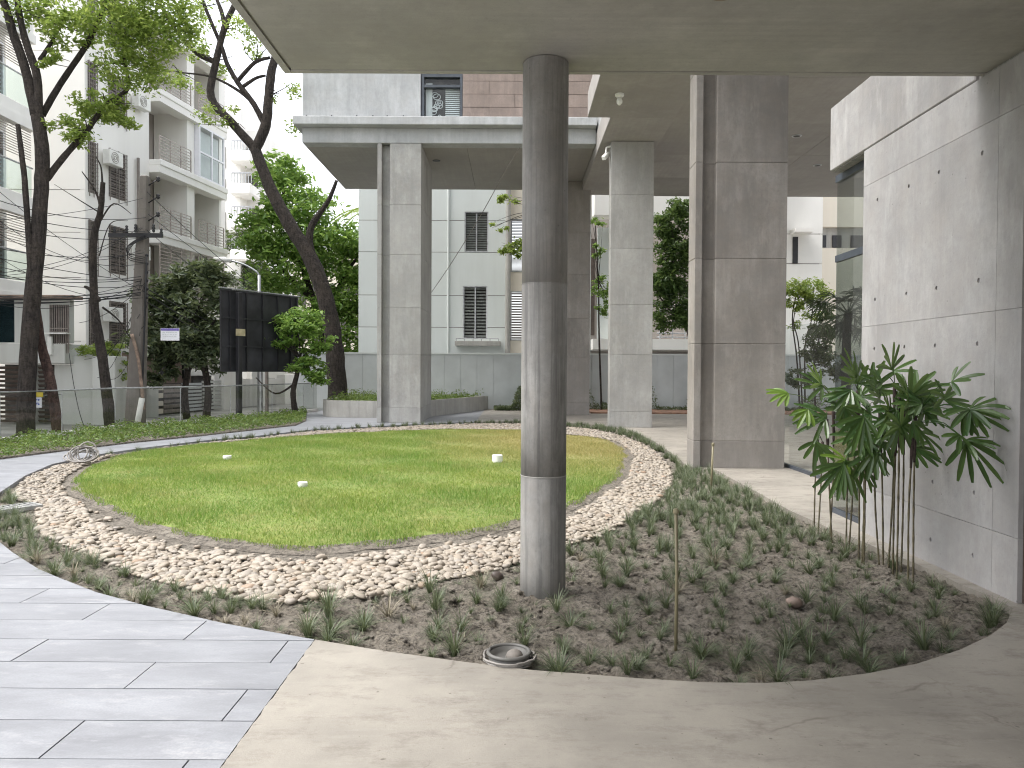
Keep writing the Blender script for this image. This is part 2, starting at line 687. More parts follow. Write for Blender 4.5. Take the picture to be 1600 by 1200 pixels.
def lawnmat(blade):
    t = NT('lawn_blade' if blade else 'lawn_ground')
    c = lawncol(t)
    if blade:
        gg = t.n.new('ShaderNodeNewGeometry')
        rr = gg.outputs['Random Per Island']
        c = t.mix(c, (0.50, 0.46, 0.18), t.math('MULTIPLY', t.math('GREATER_THAN', rr, 0.82), 0.6))
        c = t.mix(c, (0.08, 0.16, 0.025), t.math('MULTIPLY', t.math('LESS_THAN', rr, 0.25), 0.5))
        t.b.inputs['Roughness'].default_value = 0.6
        tr = t.n.new('ShaderNodeBsdfTranslucent')
        t.l.new(c, tr.inputs['Color'])
        ms = t.n.new('ShaderNodeMixShader')
        ms.inputs[0].default_value = 0.35
        t.l.new(t.b.outputs[0], ms.inputs[1])
        t.l.new(tr.outputs[0], ms.inputs[2])
        t.l.new(ms.outputs[0], t.out.inputs['Surface'])
    else:
        c = t.mix(c, (0.17, 0.15, 0.07), 0.45)
        t.b.inputs['Roughness'].default_value = 1.0
        t.bump(t.noise(t.pos(), 60, 4), 0.6, 0.02)
    t.col(c)
    return t.m


M['lawn'] = lawnmat(False)
M['blade'] = lawnmat(True)


def pebblemat():
    t = NT('pebble')
    r = t.rand()
    ra = t.n.new('ShaderNodeValToRGB')
    e = ra.color_ramp.elements
    e[0].position = 0.0
    e[0].color = (0.277, 0.236, 0.189, 1)
    e[1].position = 1.0
    e[1].color = (0.341, 0.301, 0.253, 1)
    for ps, cc in ((0.06, (0.166, 0.142, 0.118)), (0.10, (0.304, 0.253, 0.194)), (0.45, (0.331, 0.288, 0.235)), (0.6, (0.277, 0.248, 0.215)), (0.75, (0.350, 0.310, 0.256)), (0.965, (0.322, 0.275, 0.223)), (0.985, (0.267, 0.168, 0.101))):
        x = e.new(ps)
        x.color = (*cc, 1)
    t.l.new(r, ra.inputs[0])
    a = t.mix(ra.outputs[0], (0.194, 0.164, 0.130), t.math('MULTIPLY', t.noise(t.pos(), 25, 5, 0.7), 0.4))
    t.col(a)
    t.b.inputs['Roughness'].default_value = 0.6
    t.bump(t.noise(t.pos(), 70, 3), 0.2, 0.003)
    return t.m


M['pebble'] = pebblemat()
M['tuft'] = leafmat('tuft_blade', (0.032, 0.055, 0.024), (0.17, 0.20, 0.115), 0.2, 0.5)
M['straw'] = leafmat('dead_blade', (0.13, 0.11, 0.08), (0.36, 0.32, 0.24), 0.1, 0.7)
M['cover'] = leafmat('ground_cover_leaf', (0.06, 0.13, 0.02), (0.17, 0.24, 0.05), 0.3, 0.5)
M['palm'] = leafmat('palm_leaf', (0.04, 0.09, 0.027), (0.10, 0.17, 0.048), 0.25, 0.25)
M['palm_dark'] = leafmat('fan_palm_leaf', (0.03, 0.055, 0.025), (0.08, 0.12, 0.055), 0.2, 0.3)
M['palm_young'] = leafmat('palm_leaf_young', (0.12, 0.22, 0.03), (0.17, 0.27, 0.04), 0.3, 0.35)
M['cane'] = flat('palm_cane', (0.10, 0.085, 0.045), 0.7, var=0.3, scale=25)
M['sheath'] = flat('palm_sheath', (0.05, 0.034, 0.028), 0.9, var=0.3, scale=30)
M['leaf_light'] = leafmat('light_tree_leaf', (0.16, 0.26, 0.04), (0.34, 0.42, 0.10), 0.5, 0.45)
M['leaf_mid'] = leafmat('mid_tree_leaf', (0.09, 0.21, 0.03), (0.26, 0.40, 0.09), 0.5, 0.45)
M['leaf_dark'] = leafmat('dark_tree_leaf', (0.05, 0.08, 0.04), (0.15, 0.185, 0.10), 0.3, 0.4)
M['leaf_garden'] = leafmat('garden_tree_leaf', (0.04, 0.09, 0.022), (0.13, 0.22, 0.06), 0.35, 0.4)
M['bark'] = barkmat('bark', (0.060, 0.048, 0.042))
M['bark_red'] = barkmat('bark_red', (0.11, 0.065, 0.055))
M['white'] = plaster('white_plaster', (0.86, 0.845, 0.81), 0.15)
M['white2'] = plaster('greenish_white_plaster', (0.70, 0.74, 0.72), 0.22)
M['cream'] = plaster('cream_plaster', (0.74, 0.68, 0.58), 0.25)
M['grime'] = plaster('weathered_wall', (0.62, 0.63, 0.60), 0.5)
M['sheet'] = flat('grey_sheet', (0.55, 0.58, 0.58), 0.5, var=0.06, scale=1.5)
M['brown'] = flat('brown_louvre', (0.13, 0.10, 0.085), 0.6)
M['grille'] = flat('window_grille', (0.22, 0.19, 0.17), 0.5)
M['louvre'] = flat('grey_green_louvre', (0.20, 0.215, 0.20), 0.5)
M['grille_light'] = flat('pale_grille', (0.42, 0.37, 0.33), 0.45)
M['dark'] = flat('dark_metal', (0.022, 0.022, 0.025), 0.45)
M['board'] = flat('billboard_back', (0.035, 0.036, 0.042), 0.55, var=0.3, scale=2)
M['frame'] = flat('window_frame_dark', (0.055, 0.065, 0.08), 0.4)
M['alu'] = flat('aluminium', (0.62, 0.63, 0.65), 0.35, 0.6)
M['steel'] = flat('galvanised_steel', (0.45, 0.46, 0.47), 0.4, 0.7)
M['interior'] = flat('dim_room', (0.10, 0.095, 0.09), 0.9)
M['room'] = plaster('balcony_wall', (0.42, 0.38, 0.35), 0.3)
M['poleconc'] = concrete('pole_concrete', (0.22, 0.20, 0.18), 0.6, 0.8, 2.0)
M['terra'] = concrete('terracotta_panel', (0.29, 0.232, 0.202), 0.3, 0.8, 1.5, warm=0.2)
M['asphalt'] = flat('street_asphalt', (0.36, 0.35, 0.33), 0.95, var=0.2, scale=1.0)
M['wire'] = flat('cable_black', (0.02, 0.02, 0.022), 0.6)
M['paper'] = flat('sign_white', (0.78, 0.78, 0.82), 0.5, var=0.03)
M['purple'] = flat('sign_purple', (0.16, 0.12, 0.42), 0.5, var=0.05)
M['blue'] = flat('sign_blue', (0.06, 0.12, 0.45), 0.5, var=0.05)
M['yellow'] = flat('sign_yellow', (0.65, 0.50, 0.05), 0.5, var=0.05)
M['tan'] = flat('sign_tan', (0.50, 0.44, 0.27), 0.6)
M['glass'] = glassmat('clear_glass', (0.96, 0.975, 0.97), 0.9)
M['tintglass'] = glassmat('tinted_glass', (0.62, 0.66, 0.64), 2.2)
M['coatglass'] = glassmat('coated_glass', (0.86, 0.88, 0.87), 2.2)
M['railglass'] = glassmat('rail_glass', (0.90, 0.91, 0.895), 1.3)
M['greenglass'] = glassmat('green_glass', (0.88, 0.935, 0.915), 1.2)
M['blueglass'] = glassmat('blue_glass', (0.5, 0.62, 0.66), 2.5)
M['pvc'] = flat('white_pvc', (0.78, 0.78, 0.74), 0.4, var=0.04)
M['hose'] = flat('grey_hose', (0.27, 0.25, 0.23), 0.5)
M['grate'] = flat('drain_steel', (0.33, 0.33, 0.32), 0.5)
M['fitting'] = flat('dull_fitting', (0.14, 0.135, 0.125), 0.5)
M['brass'] = flat('olive_post', (0.21, 0.185, 0.11), 0.5)
M['stonewall'] = concrete('stone_cladding', (0.33, 0.25, 0.21), 0.3, 0.9, 3.0)
M['wood'] = flat('dark_brown_door', (0.075, 0.055, 0.045), 0.5)
M['rust'] = flat('rusty_sheet', (0.30, 0.22, 0.17), 0.8, var=0.3)

# ------------------------------------------------------------------ outlines of the garden (metres, from the plan)
BED_PX = [(-30, 815), (-14, 835), (0, 847), (18, 862), (60, 889), (96, 904), (150, 925), (228, 946), (300, 962), (351, 974), (400, 983),
          (497, 1000), (600, 1017), (733, 1035), (833, 1047), (900, 1052), (1000, 1060), (1100, 1066), (1200, 1067), (1267, 1063),
          (1350, 1053), (1433, 1037), (1500, 1015), (1547, 993), (1573, 973), (1583, 950), (1547, 931), (1500, 913), (1467, 896),
          (1430, 880), (1380, 860), (1340, 843), (1300, 827), (1233, 797), (1180, 767), (1147, 750), (1120, 735), (1073, 727),
          (1057, 713), (1023, 690), (987, 673), (940, 664.5), (885, 660.5), (800, 658), (720, 659.5), (650, 662.5), (487, 671), (400, 681),
          (320, 688), (220, 700), (153, 710), (81, 725), (39, 743), (0, 769), (-26, 793)]
BED = g2(BED_PX)
LAWN_PX = [(107, 761), (112, 745), (130, 731), (150, 722), (195, 708), (300, 694), (400, 686), (500, 678), (600, 673), (700, 670), (815, 671),
           (887, 678), (953, 687), (980, 705), (982, 722), (970, 748), (950, 763), (913, 783), (860, 804), (800, 820), (725, 835), (625, 847),
           (550, 855), (475, 860), (400, 855), (330, 847), (270, 835), (210, 817), (168, 796), (129, 778)]
LAWN = [(p.x, p.y) for p in catmull([(*q, 0) for q in g2(LAWN_PX)], 10, True)]
LAWN = [(x + 0.06 * noise.noise(Vector((x * 2.2, y * 2.2, 1))) + 0.04 * noise.noise(Vector((x * 7, y * 7, 2))),
         y + 0.06 * noise.noise(Vector((x * 2.2, y * 2.2, 5))) + 0.04 * noise.noise(Vector((x * 7, y * 7, 6)))) for x, y in LAWN]
PEB_PX = [(22, 775), (27, 760), (42, 744), (83, 727), (153, 713), (220, 702.5), (320, 690), (400, 683), (487, 673), (650, 664.5), (720, 661.5), (800, 661),
          (885, 666), (933, 671), (985, 684), (1020, 701), (1040, 720), (1048, 740), (1046, 760), (1017, 787), (987, 803), (950, 827), (910, 840), (887, 848),
          (810, 872), (767, 887), (700, 900), (660, 910), (613, 920), (567, 925), (513, 928), (460, 932), (400, 929), (369, 927), (330, 920),
          (285, 908), (225, 896), (195, 884), (156, 868), (126, 857), (90, 841), (66, 829), (57, 802), (50, 783)]
PEB = [(p.x, p.y) for p in catmull([(*q, 0) for q in g2(PEB_PX)], 3, True)]
HEDGE_PX = [(-160, 738), (0, 718), (100, 705), (200, 693), (300, 683), (400, 672), (462, 665), (478, 658), (479, 648)]
RAIL_PX = [(-160, 704), (0, 692), (97, 682), (180, 671), (282, 664), (360, 657.5), (425, 651), (474, 645.5), (495, 643)]
RAIL = [G(*p) for p in RAIL_PX]
HEDGE_IN = [G(*p) for p in HEDGE_PX]

# ------------------------------------------------------------------ the setting: street, podium, floor
g = MB().box(-320, 320, -150, 480, -0.9, -0.35)
struct(g.build('street', M['asphalt']))
pod = [(-60, -12), (14.5, -12), (14.5, 29.5), (-7.2, 29.5)] + [(p.x, p.y) for p in reversed(RAIL)]
pod = [(RAIL[0].x, -12), (14.5, -12), (14.5, 29.5), (RAIL[-1].x, 29.5)] + [(p.x - 0.12, p.y) for p in reversed(RAIL)]
struct(MB().prism(pod, -0.345, -0.16).build('podium', M['grout']))

TX = -1.07        # the granite stops and the cement floor starts
TILE_Y1 = 9.29
ROW, LEN = 0.324, 1.325
Y0 = 3.564
con_out = [(TX, -11.9), (14.4, -11.9), (14.4, 29.4), (TX, 29.4)]
yy = 4.28
while yy > 1.6:       # the cement was trowelled against the granite: a ragged edge
    con_out.append((TX - 0.0215 + 0.008 * noise.noise(Vector((yy * 9, 0, 0))) + 0.006 * noise.noise(Vector((yy * 31, 5, 0))), yy))
    yy -= 0.02
struct(MB().plate(con_out, [BED], -0.158, 0.0).build('cement_floor', M['floor']))
rail_r = [(p.x + 0.02, p.y) for p in reversed(RAIL)]
far_out = [(RAIL[0].x + .02, TILE_Y1), (TX - 0.004, TILE_Y1), (TX - 0.004, 29.4), (RAIL[-1].x + .02, 29.4)] + rail_r
struct(MB().plate(far_out, [BED], -0.158, -0.001).build('far_paving', M['tile_far']))
pav = struct(MB().plate([(-14, -11.9), (TX - 0.006, -11.9), (TX - 0.006, TILE_Y1 - 0.004), (-14, TILE_Y1 - 0.004)], [BED], -0.158, -0.014).build('paving', M['grout']))
row = math.floor((1.2 - Y0) / ROW)
gp = 0.0035
while Y0 + row * ROW < TILE_Y1 - 0.05:
    ya, yb = Y0 + row * ROW + gp, min(Y0 + (row + 1) * ROW - gp, TILE_Y1 - 0.006)
    xj = -1.815 if row % 2 == 0 else -1.2345
    xj += 4 * LEN
    while xj > -13.5:
        xa, xb = xj - LEN + gp, min(xj - gp, TX - 0.026)
        xj -= LEN
        if xb - xa < 0.03:
            continue
        # keep only what the frame can see, a step aside included
        if xb < -0.9 * ya - 1.2:
            continue
        mb = MB().plate([(xa, ya), (xb, ya), (xb, yb), (xa, yb)], [BED], -0.0139, 0.0)
        if mb.v:
            ob = mb.build('tile', M['tile'], pav)
            ob.location.z = rnd.uniform(-0.0012, 0.0008)
    row += 1
# plain granite further off to the left of the tiles, outside the picture
# (the paving sheet itself carries on there)

# ------------------------------------------------------------------ planting bed: soil, lawn, pebbles
bx = np.array(BED)
x0, y0 = bx.min(0) - 0.1
x1, y1 = bx.max(0) + 0.1


def soil_h(x, y):
    q = Vector((x, y, 0))
    return -0.056 + 0.022 * noise.noise(q * 2.3) + 0.030 * noise.noise(q * 7.0) + 0.030 * noise.noise(q * 15.0) + 0.024 * abs(noise.noise(q * 30.0))


def soil_patch(name, xa, xb, ya, yb, st):
    xs = np.arange(xa, xb + st * 0.5, st)
    ys = np.arange(ya, yb + st * 0.5, st)
    X, Y = np.meshgrid(xs, ys)
    inp = inside(PEB, X.ravel(), Y.ravel()).reshape(X.shape)
    Z = np.zeros_like(X)
    for j in range(X.shape[0]):
        for i in range(X.shape[1]):
            q = Vector((X[j, i], Y[j, i], 0))
            if inp[j, i]:
                Z[j, i] = -0.045 + 0.006 * noise.noise(q * 6)
            else:
                Z[j, i] = min(soil_h(X[j, i], Y[j, i]), -0.006)
    h, w = X.shape
    idx = np.arange(h * w).reshape(h, w)
    F = np.stack([idx[:-1, :-1], idx[:-1, 1:], idx[1:, 1:], idx[1:, :-1]], -1).reshape(-1, 4)
    cen = np.stack([X.ravel(), Y.ravel()], 1)[F].mean(1)
    ok = np.zeros(len(F), bool)
    for dx, dy in ((0, 0), (.06, 0), (-.06, 0), (0, .06), (0, -.06), (.12, .1), (-.12, .1)):
        ok |= inside(BED, cen[:, 0] + dx, cen[:, 1] + dy)
    # clip against the hole: keep soil below the floor edge
    me = np_mesh(name, np.stack([X.ravel(), Y.ravel(), Z.ravel()], 1), F[ok])
    return link(name, me, M['soil'], None, True)


sp1 = soil_patch('soil_bed', -6.0, 3.3, 3.6, 7.02, 0.024)
struct(sp1)
sp2 = soil_patch('soil_bed', x0, x1, 7.0, y1, 0.09)
struct(sp2)

# lawn sheet, slightly domed, and its blades
la = np.array(LAWN)
lc = la.mean(0)
mb = MB()
rings = [1.0, 0.965, 0.8, 0.5, 0.2]
zs = [-0.04, 0.0, 0.02, 0.035, 0.04]
n = len(LAWN)
vs, fs = [], []
for r_, z_ in zip(rings, zs):
    for p in LAWN:
        vs.append((lc[0] + (p[0] - lc[0]) * r_, lc[1] + (p[1] - lc[1]) * r_, z_))
for k in range(len(rings) - 1):
    for i in range(n):
        j = (i + 1) % n
        fs.append((k * n + i, k * n + j, (k + 1) * n + j, (k + 1) * n + i))
fs.append(tuple((len(rings) - 1) * n + i for i in range(n)))
lawn = struct(mb.add(vs, fs).build('lawn', M['lawn'], smooth=True))
lawn.data.materials.append(M['soil'])
for k, pl in enumerate(lawn.data.polygons):
    pl.material_index = 1 if k < n else 0      # bare earth round the rim of the turf


def lawn_z(x, y):
    # radial fraction along the outline is close to constant: use distance to outline in polar form
    ang = np.arctan2(y - lc[1], x - lc[0])
    pa = np.arctan2(la[:, 1] - lc[1], la[:, 0] - lc[0])
    pr = np.hypot(la[:, 0] - lc[0], la[:, 1] - lc[1])
    o = np.argsort(pa)
    rr = np.interp(ang, np.concatenate([pa[o] - 2 * np.pi, pa[o], pa[o] + 2 * np.pi]), np.tile(pr[o], 3))
    f = np.hypot(x - lc[0], y - lc[1]) / rr
    return np.interp(f, [0, .2, .5, .8, .97, 1.0, 1.05], [.04, .04, .035, .02, 0, -.03, -.04])


def sample_poly(poly, n, holes=()):
    pa = np.array(poly)
    lo, hi = pa.min(0), pa.max(0)
    xs, ys = [], []
    got = 0
    while got < n:
        x = nr.uniform(lo[0], hi[0], n)
        y = nr.uniform(lo[1], hi[1], n)
        ok = inside(poly, x, y)
        for h in holes:
            ok &= ~inside(h, x, y)
        xs.append(x[ok])
        ys.append(y[ok])
        got += ok.sum()
    return np.concatenate(xs)[:n], np.concatenate(ys)[:n]


def blades(x, y, z, hgt, wid, lean=0.5):
    n = len(x)
    a = nr.uniform(0, 2 * np.pi, n)
    ln = nr.uniform(0.1, lean, n) * hgt
    b = nr.uniform(0, 2 * np.pi, n)
    dx, dy = np.cos(a) * wid / 2, np.sin(a) * wid / 2
    v0 = np.stack([x - dx, y - dy, z], 1)
    v1 = np.stack([x + dx, y + dy, z], 1)
    v2 = np.stack([x + np.cos(b) * ln, y + np.sin(b) * ln, z + hgt], 1)
    V = np.stack([v0, v1, v2], 1).reshape(-1, 3)
    F = np.arange(n * 3).reshape(n, 3)
    return V, F


NB = 360000
bxs, bys = sample_poly([(lc[0] + (p[0] - lc[0]) * 1.01, lc[1] + (p[1] - lc[1]) * 1.01) for p in LAWN], NB)
keepb = nr.uniform(0, 1, NB) < np.clip(1.25 - (bys - 6.5) / 22, 0.4, 1)
bxs, bys = bxs[keepb], bys[keepb]
bz = lawn_z(bxs, bys) - 0.004
edge = np.array([noise.noise(Vector((a * 3.1, b * 3.1, 9))) for a, b in zip(bxs, bys)])
kb_ = (bz > -0.016 + 0.022 * edge) & (nr.random(len(bxs)) < 0.8 + 0.7 * edge + 0.3)
bxs, bys, bz = bxs[kb_], bys[kb_], bz[kb_]
hh = nr.uniform(0.018, 0.05, len(bxs)) * (1 + 0.45 * np.sin(bxs * 2.1 + np.sin(bys * 1.3)) * np.sin(bys * 2.7 + bxs)) * (0.7 + 0.6 * nr.random(len(bxs)))
V, F = blades(bxs, bys, bz, hh, nr.uniform(0.004, 0.008, len(bxs)), 0.9)
gr = link('lawn_grass', np_mesh('lawn_grass', V, F), M['blade'])
tag(gr, 'short green and straw-yellow turf filling the oval lawn', 'grass')
gr['kind'] = 'stuff'


# pebbles -----------------------------------------------------------
def ico(sub):
    bm = bmesh.new()
    bmesh.ops.create_icosphere(bm, subdivisions=sub, radius=1.0)
    v = np.array([p.co[:] for p in bm.verts])
    f = np.array([[q.index for q in fc.verts] for fc in bm.faces])
    bm.free()
    return v, f


IV2, IF2 = ico(2)
IV1, IF1 = ico(1)
lawn_out = [(lc[0] + (p[0] - lc[0]) * 1.022, lc[1] + (p[1] - lc[1]) * 1.022) for p in LAWN]
# jittered hexagonal packing
pp = np.array(PEB)
st = 0.043
px_, py_ = [], []
yy, k = pp[:, 1].min(), 0
while yy < pp[:, 1].max():
    s_ = st
    xx = np.arange(pp[:, 0].min() + (k % 2) * s_ / 2, pp[:, 0].max(), s_)
    px_.append(xx)
    py_.append(np.full(len(xx), yy))
    yy += s_ * 0.80
    k += 1
px_ = np.concatenate(px_)
py_ = np.concatenate(py_)
px_ = px_ + nr.uniform(-.5, .5, len(px_)) * st * 0.8
py_ = py_ + nr.uniform(-.5, .5, len(py_)) * st * 0.8
# an uneven outer rim, and soil left bare along the front of the lawn
wig = 0.05 * np.sin(px_ * 3.1) + 0.04 * np.sin(py_ * 4.3 + px_)
ok = inside(PEB, px_, py_ + wig * 0.4) & ~inside(lawn_out, px_, py_)
front_gap = [(lc[0] + (p[0] - lc[0]) * 1.06, lc[1] + (p[1] - lc[1]) * (1.05 if p[1] < lc[1] else 1.0)) for p in LAWN]
bare = inside(front_gap, px_, py_) & (py_ < 8.2) & (px_ > -4.5) & (px_ < 1.0) & (nr.uniform(0, 1, len(px_)) < 0.9)
ok &= ~bare
px_, py_ = px_[ok], py_[ok]
NP = len(px_)
print('pebbles', NP)
psz = np.exp(nr.normal(0, 0.34, NP)) * 0.0215
psz = np.clip(psz, 0.012, 0.042)
pel = nr.uniform(1.05, 1.75, NP)
pfl = nr.uniform(0.45, 0.75, NP)
pan = nr.uniform(0, np.pi, NP)
ptl = nr.uniform(-0.35, 0.35, (NP, 2))
pz = -0.042 + psz * pfl * 0.45 + np.abs(nr.normal(0, 0.010, NP))
# in view, largest on screen
cand = np.where((np.abs(px_ / py_) < 0.66) & (py_ > 3))[0]
size_px = psz[cand] * pel[cand] / py_[cand]
big300 = cand[np.argsort(-size_px)[:300]]
is_big = np.zeros(NP, bool)
is_big[big300] = True
band = struct(MB().plate(PEB, [lawn_out], -0.07, -0.052).build('pebble_band', M['soil']))
variants = []
for k in range(10):
    vv = IV2.copy()
    for i in range(len(vv)):
        q = Vector(vv[i])
        vv[i] *= 1 + 0.22 * noise.noise(q * 1.1 + Vector((k * 7.3, 0, 0))) + 0.10 * noise.noise(q * 2.3 + Vector((0, k * 5.1, 0)))
    me = np_mesh('pebble', vv, IF2)
    me.polygons.foreach_set('use_smooth', [True] * len(me.polygons))
    me.materials.append(M['pebble'])
    variants.append(me)
for i in big300:
    o = bpy.data.objects.new('pebble', variants[rnd.randrange(10)])
    o.location = (px_[i], py_[i], pz[i])
    o.rotation_euler = (ptl[i, 0], ptl[i, 1], pan[i])
    o.scale = (psz[i] * pel[i], psz[i], psz[i] * pfl[i])
    o.parent = band
    COL.objects.link(o)


def joined_pebbles(sel, IV, IF):
    n = len(sel)
    base = np.repeat(IV[None], n, 0)
    base = base * (1 + nr.normal(0, 0.09, (n, len(IV), 1)))
    base = base * np.stack([psz[sel] * pel[sel], psz[sel], psz[sel] * pfl[sel]], 1)[:, None, :]
    t0, t1 = ptl[sel, 0], ptl[sel, 1]
    xx, yv, zz = base[..., 0], base[..., 1], base[..., 2]
    yv, zz = yv * np.cos(t0)[:, None] - zz * np.sin(t0)[:, None], yv * np.sin(t0)[:, None] + zz * np.cos(t0)[:, None]
    c, s = np.cos(pan[sel])[:, None], np.sin(pan[sel])[:, None]
    xr, yr = xx * c - yv * s, xx * s + yv * c
    V = np.stack([xr + px_[sel][:, None], yr + py_[sel][:, None], zz + pz[sel][:, None]], -1).reshape(-1, 3)
    F = (IF[None] + (np.arange(n) * len(IV))[:, None, None]).reshape(-1, 3)
    return V, F


rest = np.where(~is_big)[0]
near = rest[py_[rest] < 9.5]
farr = rest[py_[rest] >= 9.5]
V1, F1 = joined_pebbles(near, IV2[:, :], IF2)
V2, F2 = joined_pebbles(farr, IV1, IF1)
me = np_mesh('pebbles', np.concatenate([V1, V2]), np.concatenate([F1, F2 + len(V1)]))
link('small_pebbles', me, M['pebble'], band, True, 'stuff')
print('pebble tris', len(F1) + len(F2))


# grass tufts -------------------------------------------------------
def tuft_mesh(seed, nb, hgt):
    r = random.Random(seed)
    vs, fs = [], []
    lean = Vector((r.uniform(-.25, .25), r.uniform(-.25, .25), 0))
    for b in range(nb):
        a = r.uniform(0, 2 * math.pi)
        L = hgt * r.uniform(0.55, 1.35)
        spread = r.uniform(0.35, 1.75)
        w = r.uniform(0.0014, 0.0026)
        d = Vector((math.cos(a), math.sin(a), 0))
        s = Vector((-d.y, d.x, 0)) * w
        tw = Vector((-d.y, d.x, 0)) * r.uniform(-.25, .25)
        c = d * r.uniform(0, 0.014)
        n = 4
        for k in range(n + 1):
            ww = (1.0, 1.0, 0.9, 0.65, 0.1)[k]
            vs += [c - s * ww, c + s * ww]
            if k:
                o = len(vs) - 4
                fs.append((o, o + 1, o + 3, o + 2))
            th = spread * (0.30 + 1.0 * k / n)
            c = c + (d * math.sin(th) + Vector((0, 0, math.cos(th))) + tw * (k / n) + lean * .3) * (L / n)
            c.z = max(c.z, 0.004)
    me = bpy.data.meshes.new('grass_tuft')
    me.from_pydata([tuple(v) for v in vs], [], fs)
    me.materials.append(M['tuft'])
    return me


tufts = [tuft_mesh(k, 58 + (k * 7) % 36, 0.150 + 0.014 * (k % 4)) for k in range(9)]
dry_tufts = []
for me in tufts:
    me2 = me.copy()
    me2.materials.clear()
    me2.materials.append(M['straw'])
    dry_tufts.append(me2)
tp = []
sx_ = 0.205
yy = bx[:, 1].min()
k = 0
while yy < bx[:, 1].max():
    xx = bx[:, 0].min() + (k % 2) * sx_ / 2
    while xx < bx[:, 0].max():
        tp.append((xx + rnd.uniform(-.1, .1), yy + rnd.uniform(-.1, .1)))
        xx += sx_ * rnd.uniform(0.85, 1.15)
    yy += sx_ * 0.78
    k += 1
tp = np.array(tp)
ext_ = np.array([(a + rnd.uniform(-.12, .12), b + rnd.uniform(-.12, .12)) for a, b in tp if a < -1.6 or b > 7.5])
tp = np.concatenate([tp, ext_])
BEDin = np.array(BED)
# shrink by testing offsets so no tuft stands on the floor edge
ok = np.ones(len(tp), bool)
for dx, dy in ((.07, 0), (-.07, 0), (0, .07), (0, -.07)):
    ok &= inside(BED, tp[:, 0] + dx, tp[:, 1] + dy)
for dx, dy in ((.05, 0), (-.05, 0), (0, .05), (0, -.05)):
    ok &= ~inside(PEB, tp[:, 0] + dx, tp[:, 1] + dy)
cc = P(848, 925, 5.3)
ok &= np.hypot(tp[:, 0] - cc.x, tp[:, 1] - cc.y) > 0.23
pat = np.array([noise.noise(Vector((a * 1.1, b * 1.1, 3))) for a, b in tp])
dens = np.where((tp[:, 0] > -3) & (tp[:, 1] < 6), 0.85 + 0.9 * pat, 0.97)
ok &= nr.uniform(0, 1, len(tp)) < dens
dgc = G(18, 792)
ok &= (np.abs(tp[:, 0] - dgc.x) > .42) | (np.abs(tp[:, 1] - dgc.y + .05) > .25)
lamp = G(795, 1032)
ok &= np.hypot(tp[:, 0] - lamp.x, tp[:, 1] - lamp.y) > 0.2
tp = tp[ok]
order = np.argsort(tp[:, 1] + 100 * (np.abs(tp[:, 0] / tp[:, 1]) > 0.67))
print('tufts', len(tp))


def soil_z(x, y):
    return min(soil_h(x, y), -0.006)


for i in order[:300]:
    dry = rnd.random() < .09
    o = bpy.data.objects.new('grass_tuft', (dry_tufts if dry else tufts)[rnd.randrange(9)])
    o.location = (tp[i, 0], tp[i, 1], soil_z(*tp[i]) - 0.006)
    o.rotation_euler = (rnd.uniform(-.15, .15), rnd.uniform(-.15, .15), rnd.uniform(0, 6.28))
    s_ = rnd.choice((0.4, 0.6, 0.7, 0.8, 0.9, 1.1)) * rnd.uniform(.85, 1.15)
    o.scale = (s_, s_, s_ * rnd.uniform(0.62, 0.9))
    COL.objects.link(o)
    zx, zy = tp[i]
    if math.hypot(zx - cc.x, zy - cc.y) < .55:
        zone = 'at the foot of the round column'
    elif zx > 2.35 and zy < 8:
        zone = 'between the palms and the concrete wall end'
    elif zx < -1.07:
        zone = 'between the granite paving and the pebble ring'
    elif zx < cc.x:
        zone = 'between pebbles and cement floor, left of the column'
    elif zy < 4.6:
        zone = 'along the cement floor edge, right of the column'
    elif zy > 7.2:
        zone = 'in the far part of the bed towards the wide pier'
    else:
        zone = 'in the middle of the bed behind the olive stake'
    size = 'tiny' if s_ < .5 else ('bushy' if s_ > .85 else 'small')
    hue = 'dry yellowish' if dry else 'grey-green'
    tag(o, f'{size} {hue} grass tuft {zone}', 'grass tuft', f'{size} {hue} tufts {zone}')
tv, tf = [], []
off = 0
for i in order[300:]:
    me = tufts[rnd.randrange(9)]
    v = np.array([q.co[:] for q in me.vertices]) * rnd.uniform(0.5, 0.95)
    a = rnd.uniform(0, 6.28)
    v = np.stack([v[:, 0] * math.cos(a) - v[:, 1] * math.sin(a) + tp[i, 0], v[:, 0] * math.sin(a) + v[:, 1] * math.cos(a) + tp[i, 1], v[:, 2] + soil_z(*tp[i])], 1)
    tf.append(np.array([q.vertices[:] for q in me.polygons]) + off)
    tv.append(v)
    off += len(v)
if tv:
    o = link('far_grass_tufts', np_mesh('far_grass_tufts', np.concatenate(tv), np.concatenate(tf)), M['tuft'])
    tag(o, 'far grass tufts of the bed along its walkway edges', 'grass')
    o['kind'] = 'stuff'
# dry clippings and clods lying on the soil
cv, cf = sample_poly(BED, 7000, [PEB])
ck = (cv > -6)
cv, cf = cv[ck], cf[ck]
vs, fs = [], []
for x, y in zip(cv, cf):
    if y > 9:
        continue
    r_ = 0.006 + 0.022 * rnd.random() ** 2.5
    z = soil_z(x, y)
    o = len(vs)
    for q in IV1:
        s_ = 1 + rnd.uniform(-.25, .25)
        vs.append((x + q[0] * r_ * s_, y + q[1] * r_ * s_, z + q[2] * r_ * 0.6 * s_))
    fs += [tuple(int(a) + o for a in f) for f in IF1]
o = MB().add(vs, fs).build('soil_clods', M['soil'], smooth=True)
tag(o, 'crumbly clods scattered over the bare soil of the bed', 'soil')
o['kind'] = 'stuff'

